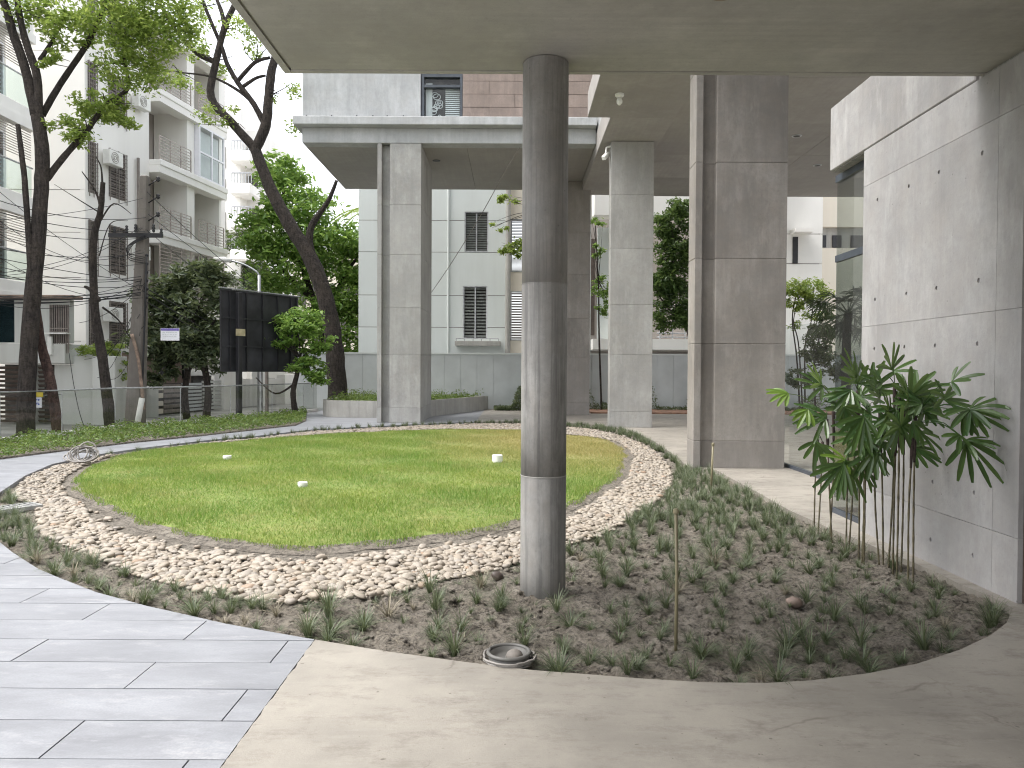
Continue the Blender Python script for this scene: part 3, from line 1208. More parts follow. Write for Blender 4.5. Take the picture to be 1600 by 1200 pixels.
# straw and dead blades lying flat on the soil
xs_, ys_ = sample_poly(BED, 9000, [PEB])
kk = ys_ < 11
xs_, ys_ = xs_[kk], ys_[kk]
zz_ = np.array([soil_z(a, b) for a, b in zip(xs_, ys_)])
an = nr.uniform(0, 6.28, len(xs_))
Ls = nr.uniform(.03, .10, len(xs_))
dx, dy = np.cos(an), np.sin(an)
wv = 0.0016
mz = zz_ + nr.uniform(.004, .022, len(xs_))
v0 = np.stack([xs_ - dx * Ls / 2 - dy * wv, ys_ - dy * Ls / 2 + dx * wv, zz_ + .003], 1)
v1 = np.stack([xs_ - dx * Ls / 2 + dy * wv, ys_ - dy * Ls / 2 - dx * wv, zz_ + .003], 1)
v2 = np.stack([xs_ + dy * wv, ys_ - dx * wv, mz], 1)
v3 = np.stack([xs_ - dy * wv, ys_ + dx * wv, mz], 1)
v4 = np.stack([xs_ + dx * Ls / 2, ys_ + dy * Ls / 2, zz_ + .003], 1)
v5 = v4 + np.array([0, 0.002, 0.0])
V = np.stack([v0, v1, v2, v3, v4, v5], 1).reshape(-1, 3)
bb_ = np.arange(len(xs_)) * 6
F = np.concatenate([np.stack([bb_, bb_ + 1, bb_ + 2, bb_ + 3], 1), np.stack([bb_ + 3, bb_ + 2, bb_ + 4, bb_ + 5], 1)])
o = link('dead_blades', np_mesh('dead_blades', V, F), M['straw'])
tag(o, 'dry straw-coloured blades lying on the soil of the bed', 'straw')
o['kind'] = 'stuff'

# ------------------------------------------------------------------ near canopy, columns and right-hand wall
CZ = 3.6
SX0, SX1, SY0, SY1 = -1.64, 9.0, -3.2, 5.5
can = thing('concrete_canopy', 'broad concrete slab overhead covering the top of the picture', 'canopy', (3, -3, CZ))
gv = 0.055
MB().box(SX0 + gv + .02, SX1, SY0, SY1 - gv - .02, CZ, CZ + 0.3).build('soffit', M['slab'], can)
MB().box(SX0 + 0.002, SX1, SY0, SY1 - 0.002, CZ + 0.02, CZ + 0.34).build('slab_core', M['slab'], can)
MB().box(SX0, SX0 + gv, SY0, SY1, CZ, CZ + 0.35).box(SX0 + gv, SX1, SY1 - gv, SY1, CZ, CZ + 0.35).build('drip_edge', M['slab'], can, bevel=0.006)
MB().box(SX0 + 0.25, SX1, SY0, SY1 - 0.25, CZ + 0.35, 12.5).build('upper_wall', M['facade'], can)
# recessed ceiling lamp at the top edge
c = P(1130, -3, 4.3)
rl = thing('ceiling_light', 'dark round fitting recessed in the concrete slab at the top edge', 'lamp', (c.x, c.y, CZ))
MB().lathe((c.x, c.y, CZ - 0.012), [(0.075, 0), (0.085, 0.004), (0.085, 0.011)], 20).build('rim', M['rust'], rl)
MB().lathe((c.x, c.y, CZ - 0.016), [(0.05, 0), (0.055, 0.004)], 16).build('lens', M['dark'], rl)

POUR = [0.0, 0.42, 1.92, 3.23, 4.70, 6.10]
cx_, cy_ = cc.x, cc.y
CR = 0.157
rc = thing('round_column', 'stained dark grey round concrete column standing in the soil bed', 'column', (cx_, cy_, -0.1))
segs = [(-0.15, 0.78), (0.78, 2.09), (2.09, CZ - 0.002)]
for a, b in segs:
    MB().lathe((cx_, cy_, 0), [(CR, a), (CR, a + 0.3 * (b - a)), (CR, b - 0.006), (CR - 0.003, b - 0.001)], 48).build('cast_drum', M['round'], rc, smooth=False)
for o in rc.children:
    o.data.polygons.foreach_set('use_smooth', [len(p.vertices) == 4 for p in o.data.polygons])
MB().lathe((cx_, cy_, 0.772), [(CR, 0), (CR + 0.0025, 0.002), (CR + 0.0025, 0.005), (CR, 0.007)], 48).build('seam', M['planter'], rc)
MB().lathe((cx_, cy_, 2.083), [(CR, 0), (CR + 0.002, 0.002), (CR + 0.002, 0.005), (CR, 0.007)], 48).build('seam', M['round'], rc)


def lifts(root, poly, top, mat, first=0.0, gap=0.004, inset=0.010):
    cen = Vector((sum(p[0] for p in poly) / len(poly), sum(p[1] for p in poly) / len(poly)))
    zs = [first] + [z for z in POUR if first < z < top - 0.2] + [top]
    for a, b in zip(zs, zs[1:]):
        MB().prism(poly, a + (gap / 2 if a > first else 0), b - (gap / 2 if b < top else 0)).build('cast_lift', mat, root, bevel=0.006)
    # core seen at the bottom of each pour joint
    n = len(poly)
    ins = []
    for i in range(n):
        p0, p1, p2 = Vector(poly[i - 1]), Vector(poly[i]), Vector(poly[(i + 1) % n])
        e0, e1 = (p1 - p0).normalized(), (p2 - p1).normalized()
        ins.append(p1 + Vector((-e0.y, e0.x)) * inset + Vector((-e1.y, e1.x)) * inset)
    MB().prism(ins, first + 0.01, top - 0.01).build('core', mat, root)


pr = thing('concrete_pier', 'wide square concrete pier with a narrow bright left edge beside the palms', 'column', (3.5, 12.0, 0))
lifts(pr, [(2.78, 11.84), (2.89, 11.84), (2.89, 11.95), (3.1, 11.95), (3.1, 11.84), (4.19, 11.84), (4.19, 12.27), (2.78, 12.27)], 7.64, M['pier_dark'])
pr = thing('concrete_pier', 'slim pale concrete pier behind the lawn, right of the round column', 'column', (3.1, 20.4, 0))
lifts(pr, [(2.53, 20.2), (3.65, 20.2), (3.65, 20.58), (2.53, 20.58)], 7.49, M['pier'])
pr = thing('concrete_pier', 'deep concrete pier holding the left block, with the curved planter behind it', 'column', (-3.2, 22.5, 0))
lifts(pr, [(-3.82, 21.5), (-3.70, 21.5), (-3.70, 21.72), (-3.47, 21.72), (-3.47, 21.5), (-2.6, 21.5), (-2.6, 24.3), (-3.82, 24.3)], 7.79, M['pier'])
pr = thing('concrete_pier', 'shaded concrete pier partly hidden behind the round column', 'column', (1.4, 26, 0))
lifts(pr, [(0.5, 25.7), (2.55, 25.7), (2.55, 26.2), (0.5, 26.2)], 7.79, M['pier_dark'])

# right-hand wall with tie holes
WX = 3.28
rw = thing('concrete_wall', 'tall bare concrete wall with tie holes behind the palms', 'wall', (WX + .1, 6.2, 0))
HOLES = [(1371, 312), (1420, 291), (1467, 269), (1535, 239), (1367, 468), (1416, 459), (1463, 450), (1529, 438), (1366, 545), (1413, 542), (1461, 540), (1527, 537),
         (1457, 753), (1522, 770), (1454, 843), (1520, 868)]
hl = []
for p in HOLES:
    d = ray(*p)
    t = WX / d.x
    hl.append((d.y * t, CAM_H + d.z * t))
WMAP = lambda a, b, t: (t, a, b)
ycuts = [4.97, 5.24, 7.25]
zcuts = [0.0, 0.42, 1.92, 3.23, CZ - 0.03]
for ya, yb in zip(ycuts, ycuts[1:]):
    for za, zb in zip(zcuts, zcuts[1:]):
        e = 0.0016
        hs_ = []
        for (hy, hz) in hl:
            if ya + .03 < hy < yb - .03 and za + .03 < hz < zb - .03:
                hs_.append([(hy + 0.017 * math.cos(a * math.pi / 6), hz + 0.017 * math.sin(a * math.pi / 6)) for a in range(12)])
        MB().plate([(ya + e, za + (e if za else -.12)), (yb - (e if yb < 7 else 0), za + (e if za else -.12)), (yb - (e if yb < 7 else 0), zb - e), (ya + e, zb - e)], hs_, WX, WX + 0.05, WMAP).build('concrete_panel', M['wall'], rw)
MB().box(WX + 0.012, WX + 0.2, 4.975, 7.245, -0.1, CZ - 0.04).build('wall_core', M['wall'], rw)
MB().box(WX + 0.03, WX + 0.25, 4.98, 8.03, CZ - 0.03, CZ + 0.02).build('groove', M['round'], rw)
MB().box(WX - 0.001, WX + 0.3, 5.52, 8.03, CZ - 0.02, 4.23).build('parapet', M['wall'], rw, bevel=0.008)
# dark doorway panel nearer than the wall end
dr = thing('door_panel', 'dark brown door panel at the right edge of the picture', 'door', (3.35, 3.9, 0))
MB().box(3.31, 3.40, 2.9, 4.968, 0.003, 2.6).build('leaf', M['wood'], dr, bevel=0.004)
MB().box(3.30, 3.42, 2.9, 4.968, 2.603, 3.59).build('transom', M['wood'], dr)
MB().box(3.28, 3.5, -3.2, 2.89, -0.1, CZ - 0.003).build('near_wall_run', M['wall'], rw)

# glass corner beyond the wall
gl = thing('glazed_corner', 'frameless glass corner with a dark transom, beyond the concrete wall', 'window', (3.43, 7.7, 0))
MB().box(3.43, 3.442, 7.255, 8.2, 2.70, 3.52).build('pane', M['coatglass'], gl)
MB().box(3.43, 3.442, 7.255, 8.2, 0.05, 2.68).build('pane', M['tintglass'], gl)
MB().box(3.443, 4.3, 8.19, 8.202, 0.05, 3.56).build('pane', M['glass'], gl)
MB().box(4.3, 4.312, 8.2, 12.3, 0.05, 2.2).build('pane', M['glass'], gl)
MB().box(3.41, 3.46, 7.255, 8.21, 0.0, 0.05).box(3.46, 4.29, 8.17, 8.22, 0.0, 0.05).box(4.28, 4.33, 8.17, 12.3, 0.0, 0.05).build('floor_channel', M['frame'], gl)
zt = 2.66
MB().box(3.415, 3.455, 7.255, 8.2, zt, zt + 0.07).build('transom', M['frame'], gl)
MB().box(3.41, 3.47, 7.255, 8.2, 3.5, 3.575).build('head_rail', M['frame'], gl)
rs = tag(MB().box(3.6, 9, 5.6, 8.03, CZ - 0.03, CZ + 0.25).build('flat_roof', M['soffit']), 'flat concrete roof over the glazed corner behind the parapet', 'roof')
tag(MB().box(4.6, 4.8, -3.2, 7.6, 0.002, 3.56).build('inner_wall', M['room']), 'plain inner wall seen through the glass corner', 'wall')

# ------------------------------------------------------------------ right wing over the walkway (soffit, fascia, mass)
wg = thing('building_wing', 'concrete upper wing on piers above the right walkway', 'building', (8, 18, 7.5))
MB().box(1.73, 3.80, 9.6, 18.35, 7.5, 8.1).build('edge_beam', M['soffit'], wg, bevel=0.01)
MB().box(2.27, 3.80, 18.353, 26.4, 7.5, 8.1).build('edge_beam', M['soffit'], wg, bevel=0.01)
ys = [9.6, 13.2, 16.2, 19.2, 22.0, 24.6, 27.2]
for a, b in zip(ys, ys[1:]):
    MB().box(3.805, 8.2, a + .006, b - .006, 7.65, 7.9).build('soffit_panel', M['soffit'], wg)
    MB().box(8.212, 14.5, a + .006, b - .006, 7.65, 7.9).build('soffit_panel', M['soffit'], wg)
MB().box(3.9, 14.4, 9.7, 27.1, 7.9, 8.0).build('soffit_core', M['dark'], wg)
MB().box(2.3, 14.5, 9.6, 27.2, 8.1, 12.5).build('upper_wall', M['facade'], wg)
# small ceiling fittings
for (px, py, lab) in ((968, 147, 'bare bulb holder on the concrete ceiling near the top of the pier'),):
    d = ray(px, py)
    t = (7.5 - CAM_H) / d.z
    c = (d.x * t, d.y * t, 7.5)
    bl = thing('bulb_holder', lab, 'lamp', c)
    MB().lathe((c[0], c[1], 7.43), [(0.06, 0), (0.1, 0.03), (0.1, 0.069)], 16).build('base', M['pvc'], bl)
    MB().lathe((c[0], c[1], 7.26), [(0.02, 0), (0.06, 0.04), (0.065, 0.09), (0.04, 0.169)], 14).build('bulb', M['pvc'], bl, smooth=True)
for (px, py) in ((1245, 212), (1277, 258)):
    d = ray(px, py)
    t = (7.65 - CAM_H) / d.z
    c = (d.x * t, d.y * t, 7.65)
    dl = thing('downlight', 'small round downlight in the right soffit, ' + ('the nearer of two' if py < 230 else 'the farther of two'), 'lamp', c, 'downlights in the right soffit')
    MB().lathe((c[0], c[1], 7.632), [(0.11, 0), (0.13, 0.008), (0.13, 0.016)], 18).build('rim', M['alu'], dl)
    MB().lathe((c[0], c[1], 7.628), [(0.08, 0), (0.09, 0.003)], 16).build('lens', M['interior'], dl)
c = P(948, 243, 20.3)
cv_ = thing('security_camera', 'small white security camera on the side of the slim pier', 'camera', (2.5, 20.3, c.z))
MB().tube([(2.53, 20.34, c.z + .25), (2.42, 20.34, c.z + .22), (2.40, 20.3, c.z + .06)], 0.025, 8).build('bracket', M['pvc'], cv_)
MB().bar((2.47, 20.42, c.z + .08), (2.33, 20.2, c.z - .1), 0.11).build('housing', M['pvc'], cv_, bevel=0.012)
# a loose wire hanging down from the soffit
wr_ = [P(888, 118, 20.8), P(806, 240, 22), P(752, 335, 24), P(706, 410, 25), P(674, 457, 25.5)]
tag(MB().tube(catmull(wr_, 5), 0.011, 5).build('loose_wire', M['hose']), 'thin pale wire hanging slantwise under the left block soffit', 'wire')

# ------------------------------------------------------------------ left block on piers
lb = thing('building_block', 'pale concrete building block on piers with a projecting ledge and terracotta panels', 'building', (-2, 22, 7.8))
XL, XR = -5.92, 2.265
MB().box(XL, XR, 21.5, 21.95, 7.80, 8.22).build('edge_beam', M['facade'], lb, bevel=0.012)
xs = [XL, -3.64, -2.6, -0.9, 0.75, XR]
MB().box(XL - 0.18, XR + 0.0, 21.2, 22.4, 8.222, 8.45).build('ledge', M['facade'], lb, bevel=0.015)
xs = [XL + .003, -3.0, -1.35, 0.3, XR]
for a, b in zip(xs, xs[1:]):
    MB().box(a, b - 0.008, 21.953, 27.0, 7.802, 8.1).build('soffit_panel', M['soffit'], lb)
MB().box(XL + .02, XR, 22, 26.98, 8.11, 8.25).build('soffit_core', M['dark'], lb)
MB().box(XL, -2.62, 21.52, 27, 8.452, 12.5).build('wall', M['facade'], lb, bevel=0.01)
MB().box(-2.6, XR, 21.9, 27, 8.452, 12.5).build('wall_core', M['interior'], lb)
for xh in (-5.8, -5.1, -4.4, -3.95, -3.55, -3.1):
    MB().tube([(xh, 21.53, 8.55), (xh, 21.505, 8.55)], 0.022, 8).build('tie_hole', M['dark'], lb)
# window
wx0, wx1, wz0, wz1 = -2.60, -1.46, 8.456, 9.75
w = MB()
w.box(wx0, wx0 + .07, 21.55, 21.7, wz0, wz1).box(wx1 - .07, wx1, 21.55, 21.7, wz0, wz1)
w.box(wx0 + .07, wx1 - .07, 21.55, 21.7, wz0, wz0 + .07).box(wx0 + .07, wx1 - .07, 21.55, 21.7, wz1 - .1, wz1)
w.box(wx0 + .07, wx1 - .07, 21.53, 21.7, 9.36, 9.43)
wi = w.build('window', M['frame'], lb)
MB().box(wx0 + .07, wx1 - .07, 21.64, 21.65, wz0 + .07, wz1 - .1).build('pane', M['glass'], wi)
w = MB()
for k in range(16):
    z = wz0 + .12 + k * .055
    w.box(-1.95, wx1 - .09, 21.72, 21.75, z, z + .03)
w.build('blind', M['sheet'], wi)
w = MB().box(wx0 + .1, wx0 + .28, 21.74, 21.76, wz0 + .08, wz1 - .2)
for k in range(11):
    ox, oz, orr = rnd.uniform(-2.3, -2.05), wz0 + rnd.uniform(.15, .8), rnd.uniform(.04, .11)
    w.tube([(ox + orr * math.cos(a / 10 * 6.283), 21.73 + .002 * k, oz + orr * .8 * math.sin(a / 10 * 6.283)) for a in range(11)], 0.011, 5)
for k in range(0):
    w.tube([(-2.2 + .10 * math.cos(a / 8 * 6.283) * (1 + .1 * k), 21.73, wz0 + .18 + .14 * k + .07 * math.sin(a / 8 * 6.283)) for a in range(9)], 0.012, 5)
w.build('ornament', M['sheet'], wi)
MB().box(-2.6, XR, 21.6, 21.88, wz1 + 0.0, 12.5).box(wx1, XR, 21.6, 21.88, 8.453, wz1).build('wall_backing', M['terra'], lb)
z, k = 8.456, 0
while z < 12.1:
    xj = wx1 + 0.004
    first = True
    while xj < XR - 0.02:
        L = 1.45
        if first and k % 2 == 0:
            L = 0.74
        if z > wz1:
            pass
        first = False
        e = min(xj + L, XR - 0.005)
        dpt = rnd.uniform(0, 0.008)
        MB().box(xj + .004, e - .004, 21.545 - dpt, 21.599, z + .004, z + .356).build('terracotta_panel', M['terra'], lb)
        xj = e
    z += 0.362
    k += 1
for (px, py) in ((682, 251), ):
    d = ray(px, py)
    t = (7.8 - CAM_H) / d.z
    c = (d.x * t, d.y * t, 7.8)
    dl = thing('downlight', 'small dark downlight in the soffit of the left block', 'lamp', c)
    MB().lathe((c[0], c[1], 7.785), [(0.1, 0), (0.12, 0.006), (0.12, 0.014)], 16).build('rim', M['dark'], dl)

# ------------------------------------------------------------------ railing, hedge strip, planter, boundary wall
rl_ = thing('glass_railing', 'frameless glass railing with a thin metal top rail along the street side', 'railing', RAIL[3])
path = []
for a, b in zip(RAIL, RAIL[1:]):
    n_ = max(1, round((b - a).length / 1.9))
    for k in range(n_):
        path.append(a.lerp(b, k / n_))
path.append(RAIL[-1])
for a, b in zip(path, path[1:]):
    d = (b - a).normalized()
    s = Vector((d.y, -d.x, 0))
    a2, b2 = a + d * 0.012, b - d * 0.012
    m_ = MB()
    q = s * 0.006
    m_.hexa([a2 - q + Vector((0, 0, .1)), a2 + q + Vector((0, 0, .1)), b2 + q + Vector((0, 0, .1)), b2 - q + Vector((0, 0, .1)),
             a2 - q + Vector((0, 0, .99)), a2 + q + Vector((0, 0, .99)), b2 + q + Vector((0, 0, .99)), b2 - q + Vector((0, 0, .99))])
    m_.build('glass_pane', M['railglass'], rl_)
    MB().tube([a + Vector((0, 0, .1)), a + Vector((0, 0, .98))], 0.012, 6).build('post', M['steel'], rl_)
MB().tube([p + Vector((0, 0, 1.005)) for p in path], 0.02, 8).build('top_rail', M['steel'], rl_)
kb = MB()
for a, b in zip(path, path[1:]):
    kb.bar(a + Vector((0, 0, .05)), b + Vector((0, 0, .05)), 0.09, 0.1)
kb.build('base_kerb', M['white'], rl_)
strip = [(p.x + .06, p.y) for p in RAIL[:-1]] + [(p.x, p.y) for p in reversed(HEDGE_IN)]
struct(MB().plate(strip, [], 0.0, 0.03).build('hedge_soil', M['soil']))


def leaf_cloud(x, y, z, size, up=0.35, asp=0.42):
    """diamond leaves at points, random orientation, folded along the midrib"""
    n = len(x)
    d = nr.normal(0, 1, (n, 3))
    d[:, 2] = d[:, 2] * 0.6 + up * 0
    d /= np.linalg.norm(d, axis=1)[:, None]
    nn = nr.normal(0, 1, (n, 3)) * 0.7
    nn[:, 2] += 1.0
    s = np.cross(d, nn)
    s /= np.linalg.norm(s, axis=1)[:, None] + 1e-9
    nv = np.cross(s, d)
    size = np.broadcast_to(size, (n,))[:, None]
    c = np.stack([x, y, z], 1)
    p0 = c - d * size * 0.5
    p1 = c + s * size * asp * 0.5 + nv * size * 0.10
    p2 = c + d * size * 0.5 - nv * size * 0.06
    p3 = c - s * size * asp * 0.5 + nv * size * 0.10
    V = np.stack([p0, p1, p2, p3], 1).reshape(-1, 3)
    b = np.arange(n) * 4
    F = np.concatenate([np.stack([b, b + 1, b + 2], 1), np.stack([b, b + 2, b + 3], 1)])
    return V, F


hx, hy = sample_poly(strip, 15000)
hzt = 0.17 + 0.06 * np.sin(hx * 5.1 + hy * 3.7) + 0.05 * np.sin(hy * 9.3 - hx * 2)
hz_ = nr.uniform(0.02, 1, len(hx)) ** 0.6 * np.clip(hzt, 0.08, 0.3)
V, F = leaf_cloud(hx, hy, hz_, nr.uniform(0.05, 0.10, len(hx)), asp=0.4)
o = link('ground_cover', np_mesh('ground_cover', V, F), M['cover'])
tag(o, 'low leafy ground cover in the strip along the glass railing', 'ground cover')
o['kind'] = 'stuff'

# curved concrete planter behind the deep pier
PL = [(-6.15, 25.3), (-6.1, 24.6), (-5.75, 24.0), (-5.2, 23.7), (-4.5, 23.62), (-3.86, 23.65)]
PL = [(p.x, p.y) for p in catmull([(*q, 0) for q in PL], 5)]
plo = PL + [(-3.86, 24.34), (-2.62, 24.4), (-0.95, 28.9), (-6.2, 28.9)]
cen = Vector((-4, 26.5))
pli = []
for p in plo:
    v = Vector(p)
    d = cen - v
    pli.append(tuple(v + d.normalized() * 0.14))
pt = thing('planter', 'low curved concrete planter behind the deep pier', 'planter', (-4, 26, 0))
MB().plate(plo, [pli], 0.002, 0.52).build('rim_wall', M['planter'], pt)
MB().plate(pli, [], 0.003, 0.44).build('soil', M['soil'], pt)
hx, hy = sample_poly(pli, 6500)
hz_ = 0.44 + nr.uniform(0, 1, len(hx)) ** 1.4 * (0.16 + 0.22 * np.clip(np.sin(hx * 4.1) * np.sin(hy * 3.3 + 1), 0, 1))
V, F = leaf_cloud(hx, hy, hz_, nr.uniform(0.06, 0.13, len(hx)), asp=0.3)
o = link('planter_greenery', np_mesh('planter_greenery', V, F), M['cover'])
tag(o, 'mixed low greenery growing in the curved planter', 'plants')
o['kind'] = 'stuff'

# boundary wall of grey sheets
bw = thing('boundary_wall', 'grey sheet metal boundary wall behind the garden', 'fence', (2, 29.2, 0))
xx = -8.2
while xx < 17.9:
    e = xx + 0.62
    m_ = MB().box(xx + .003, e - .003, 29.1 + rnd.uniform(0, .006), 29.16, 0.02, 2.08)
    m_.build('sheet', M['sheet'], bw)
    xx = e
MB().box(-8.2, 18, 29.08, 29.24, 2.082, 2.14).build('coping', M['white2'], bw)
MB().box(-8.2, 18, 29.17, 29.24, -0.3, 2.08).build('backing', M['sheet'], bw)
struct(MB().box(2.7, 14, 26.6, 29.05, 0.004, 0.05).build('earth_strip', M['redsoil']))
hx, hy = nr.uniform(-0.6, 12, 5200), nr.uniform(28.2, 29.0, 5200)
hx[:1700] = nr.uniform(-0.7, 0.9, 1700)
cl = np.clip(np.sin(hx * 2.9) + 0.5 * np.sin(hx * 7.7) + 0.3, 0, 1.6)
hz_ = nr.uniform(0.02, 1, len(hx)) * (0.15 + 0.75 * cl * 0.7)
V, F = leaf_cloud(hx, hy, hz_, nr.uniform(0.08, 0.2, len(hx)), asp=0.22)
o = link('wall_foot_plants', np_mesh('wall_foot_plants', V, F), M['leaf_dark'])
tag(o, 'spiky dark plants growing along the foot of the boundary wall', 'plants')
o['kind'] = 'stuff'


# ------------------------------------------------------------------ rear buildings
def louvre_window(root, F, u0, u1, z0, z1, mat_slat, n=16, mull=True, frame=None, depth=0.14, name='window'):
    fr = MB()
    t = 0.05
    fr.fbox(F, u0, u0 + t, -depth, -0.02, z0, z1).fbox(F, u1 - t, u1, -depth, -0.02, z0, z1)
    fr.fbox(F, u0 + t, u1 - t, -depth, -0.02, z0, z0 + t).fbox(F, u0 + t, u1 - t, -depth, -0.02, z1 - t, z1)
    if mull:
        um = (u0 + u1) / 2
        fr.fbox(F, um - .025, um + .025, -depth + .01, -0.03, z0 + t, z1 - t)
    w = fr.build(name, frame or M['alu'], root)
    sl = MB()
    for k in range(n):
        z = z0 + t + (z1 - z0 - 2 * t) * (k + .3) / n
        sl.fbox(F, u0 + t, u1 - t, -depth + .03, -depth + .055, z, z + (z1 - z0) / n * 0.5)
    sl.build('slats', mat_slat, w)
    return w


def holed_wall(root, F, u0, u1, z0, z1, wins, mat, name='wall', thick=0.22):
    MB().plate([(u0, z0), (u1, z0), (u1, z1), (u0, z1)], [[(a, c), (b, c), (b, d), (a, d)] for a, b, c, d in wins], -thick, 0.0, lambda a, b, t: F(a, t, b)).build(name, mat, root)
    if wins:
        m_ = MB()
        m_.fbox(F, u0 + .05, u1 - .05, -thick - .05, -thick - .01, z0, z1)
        m_.build('dark_room', M['interior'], root)


# white building behind the garden (faces the camera)
RY = 31.5
FR = lambda u, w, z: (u, RY - w, z)


def rx(px):
    return P(px, 578, RY).x


def rz(py, px=803):
    return P(px, py, RY).z


rb = thing('rear_building', 'greenish white building with louvred windows behind the boundary wall', 'building', (-2, RY, 0))
wA = (rx(725), rx(762), rz(394), rz(331))
wB = (rx(723), rx(761), rz(530), rz(447))
wU = (rx(725), rx(762), rz(394) + 3.05, rz(331) + 3.05)
zj = [-0.3, rz(512), rz(462), rz(394.5), rz(345), 9.6, 12.0]
xL, xR_ = rx(560), rx(789)
for a, b in zip(zj, zj[1:]):
    cut = []
    for (u0, u1, z0, z1) in (wA, wB, wU):
        za, zb = max(z0, a + .012), min(z1, b - .012)
        if zb > za:
            cut.append((u0, u1, za, zb))
    # split each band round the openings so nothing lies in one plane twice
    e = 0.012
    if not cut:
        MB().fbox(FR, xL, xR_, -0.2, 0, a + e, b - e).build('wall_panel', M['white2'], rb)
    else:
        u0, u1 = cut[0][0], cut[0][1]
        MB().fbox(FR, xL, u0, -0.2, 0, a + e, b - e).build('wall_panel', M['white2'], rb)
        MB().fbox(FR, u1, xR_, -0.2, 0, a + e, b - e).build('wall_panel', M['white2'], rb)
        z = a + e
        for (_, _, za, zb) in sorted(cut, key=lambda c: c[2]):
            if za - z > 0.02:
                MB().fbox(FR, u0, u1, -0.2, -0.001, z, za).build('wall_panel', M['white2'], rb)
            z = zb
        if b - e - z > 0.02:
            MB().fbox(FR, u0, u1, -0.2, -0.001, z, b - e).build('wall_panel', M['white2'], rb)
m_ = MB()
for a in zj[1:-1]:
    m_.fbox(FR, xL, wA[0], -0.15, -0.02, a - .012, a + .012).fbox(FR, wA[1], xR_, -0.15, -0.02, a - .012, a + .012)
m_.build('groove', M['grille'], rb)
MB().fbox(FR, xL, xR_, -6, -0.4, -0.3, 12).build('dark_room', M['interior'], rb)
for (u0, u1, z0, z1) in (wA, wB, wU):
    louvre_window(rb, FR, u0, u1, z0, z1, M['louvre'], 16)
MB().fbox(FR, rx(712), rx(782), 0.0, 0.55, rz(541), rz(534)).build('window_ledge', M['planter'], rb)
m_ = MB()
m_.tube([FR(rx(714), 0.5, rz(530)), FR(rx(779), 0.5, rz(530))], 0.02, 6)
for k in range(6):
    u = rx(714) + (rx(779) - rx(714)) * k / 5
    m_.tube([FR(u, .5, rz(534)), FR(u, .5, rz(530))], .015, 6)
m_.build('ledge_rail', M['steel'], rb)
MB().tube([FR(rx(793), 0.12, -0.3), FR(rx(793), 0.12, 10)], 0.11, 12).build('drain_pipe', M['planter'], rb)
# recessed bay with brown louvres right of the pipe
u0, u1 = rx(797), rx(835)
for k, (ya, yb, mat) in enumerate(((532, 455, M['brown']), (425, 390, M['planter']), (388, 342, M['brown']))):
    louvre_window(rb, FR, u0, u1, rz(ya), rz(yb), mat, 18, False, M['steel'])
for ya, yb in ((600, 532), (455, 425), (342, 150)):
    MB().fbox(FR, u0, u1, -0.2, -0.03, rz(ya), rz(yb)).build('wall_panel', M['cream'], rb)
u0, u1 = rx(836), rx(922)
MB().fbox(FR, u0, u1, -0.2, 0, -0.3, 12).build('wall_panel', M['white2'], rb)

MB().tube([FR(rx(700), 0.05, -.3), FR(rx(700), 0.05, 10)], 0.045, 8).build('drain_pipe', M['white2'], rb)
rb2 = thing('rear_building', 'white building with deep shaded balconies behind the slim pier', 'building', (7, RY + 1, 0))
u0, u1 = rx(923), rx(1290)
MB().fbox(FR, u0, rx(1215), 0.02, 0.9, rz(343), 10.8).build('balcony_wall', M['white'], rb2, bevel=0.02)
MB().fbox(FR, u0, rx(1215), -2.2, -2.0, 0, 10).build('back_wall', M['room'], rb2)  # darker wall colour stands in for the shade of the balcony recess
MB().fbox(FR, u0, rx(1215), -2.0, 0.85, rz(546), rz(530)).build('balcony_slab', M['white'], rb2)
MB().fbox(FR, u0 + .3, rx(958), -0.6, -0.4, rz(530), rz(352)).build('side_wall', M['white2'], rb2)
m_ = MB()
for py in (527, 521):
    m_.tube([FR(rx(1020), .8, rz(py)), FR(rx(1215), .8, rz(py))], 0.025, 6)
for px in range(1025, 1215, 19):
    m_.tube([FR(rx(px), .8, rz(532)), FR(rx(px), .8, rz(478))], 0.03, 6)
m_.tube([FR(rx(1020), .8, rz(478)), FR(rx(1215), .8, rz(478))], 0.03, 6)
m_.build('balcony_rail', M['alu'], rb2)
for px in (1030, 1100, 1160):
    louvre_window(rb2, lambda u, w, z: (u, RY + 1.98 - w + .1, z), rx(px), rx(px + 36), rz(520), rz(455), M['brown'], 12)
MB().fbox(FR, rx(925), rx(936), -1.98, -1.9, rz(520), rz(360)).build('brown_screen', M['brown'], rb2)
m_ = MB()
for a, b in ((600, 412), (410.8, 366), (364.8, 140)):
    MB().fbox(FR, rx(1218), rx(1278), -3, 0.3, rz(a) if a < 600 else -.3, rz(b)).build('wall_panel', M['white'], rb2)
MB().fbox(FR, rx(1222), rx(1274), -2.9, 0.28, 0, 10).build('wall_core', M['grille'], rb2)
MB().fbox(FR, rx(1228), rx(1256), 0.3, 0.9, rz(366), rz(360)).build('sunshade', M['white'], rb2)
MB().fbox(FR, rx(1232), rx(1240), 0.3, 0.33, rz(411), rz(370)).build('window', M['dark'], rb2)

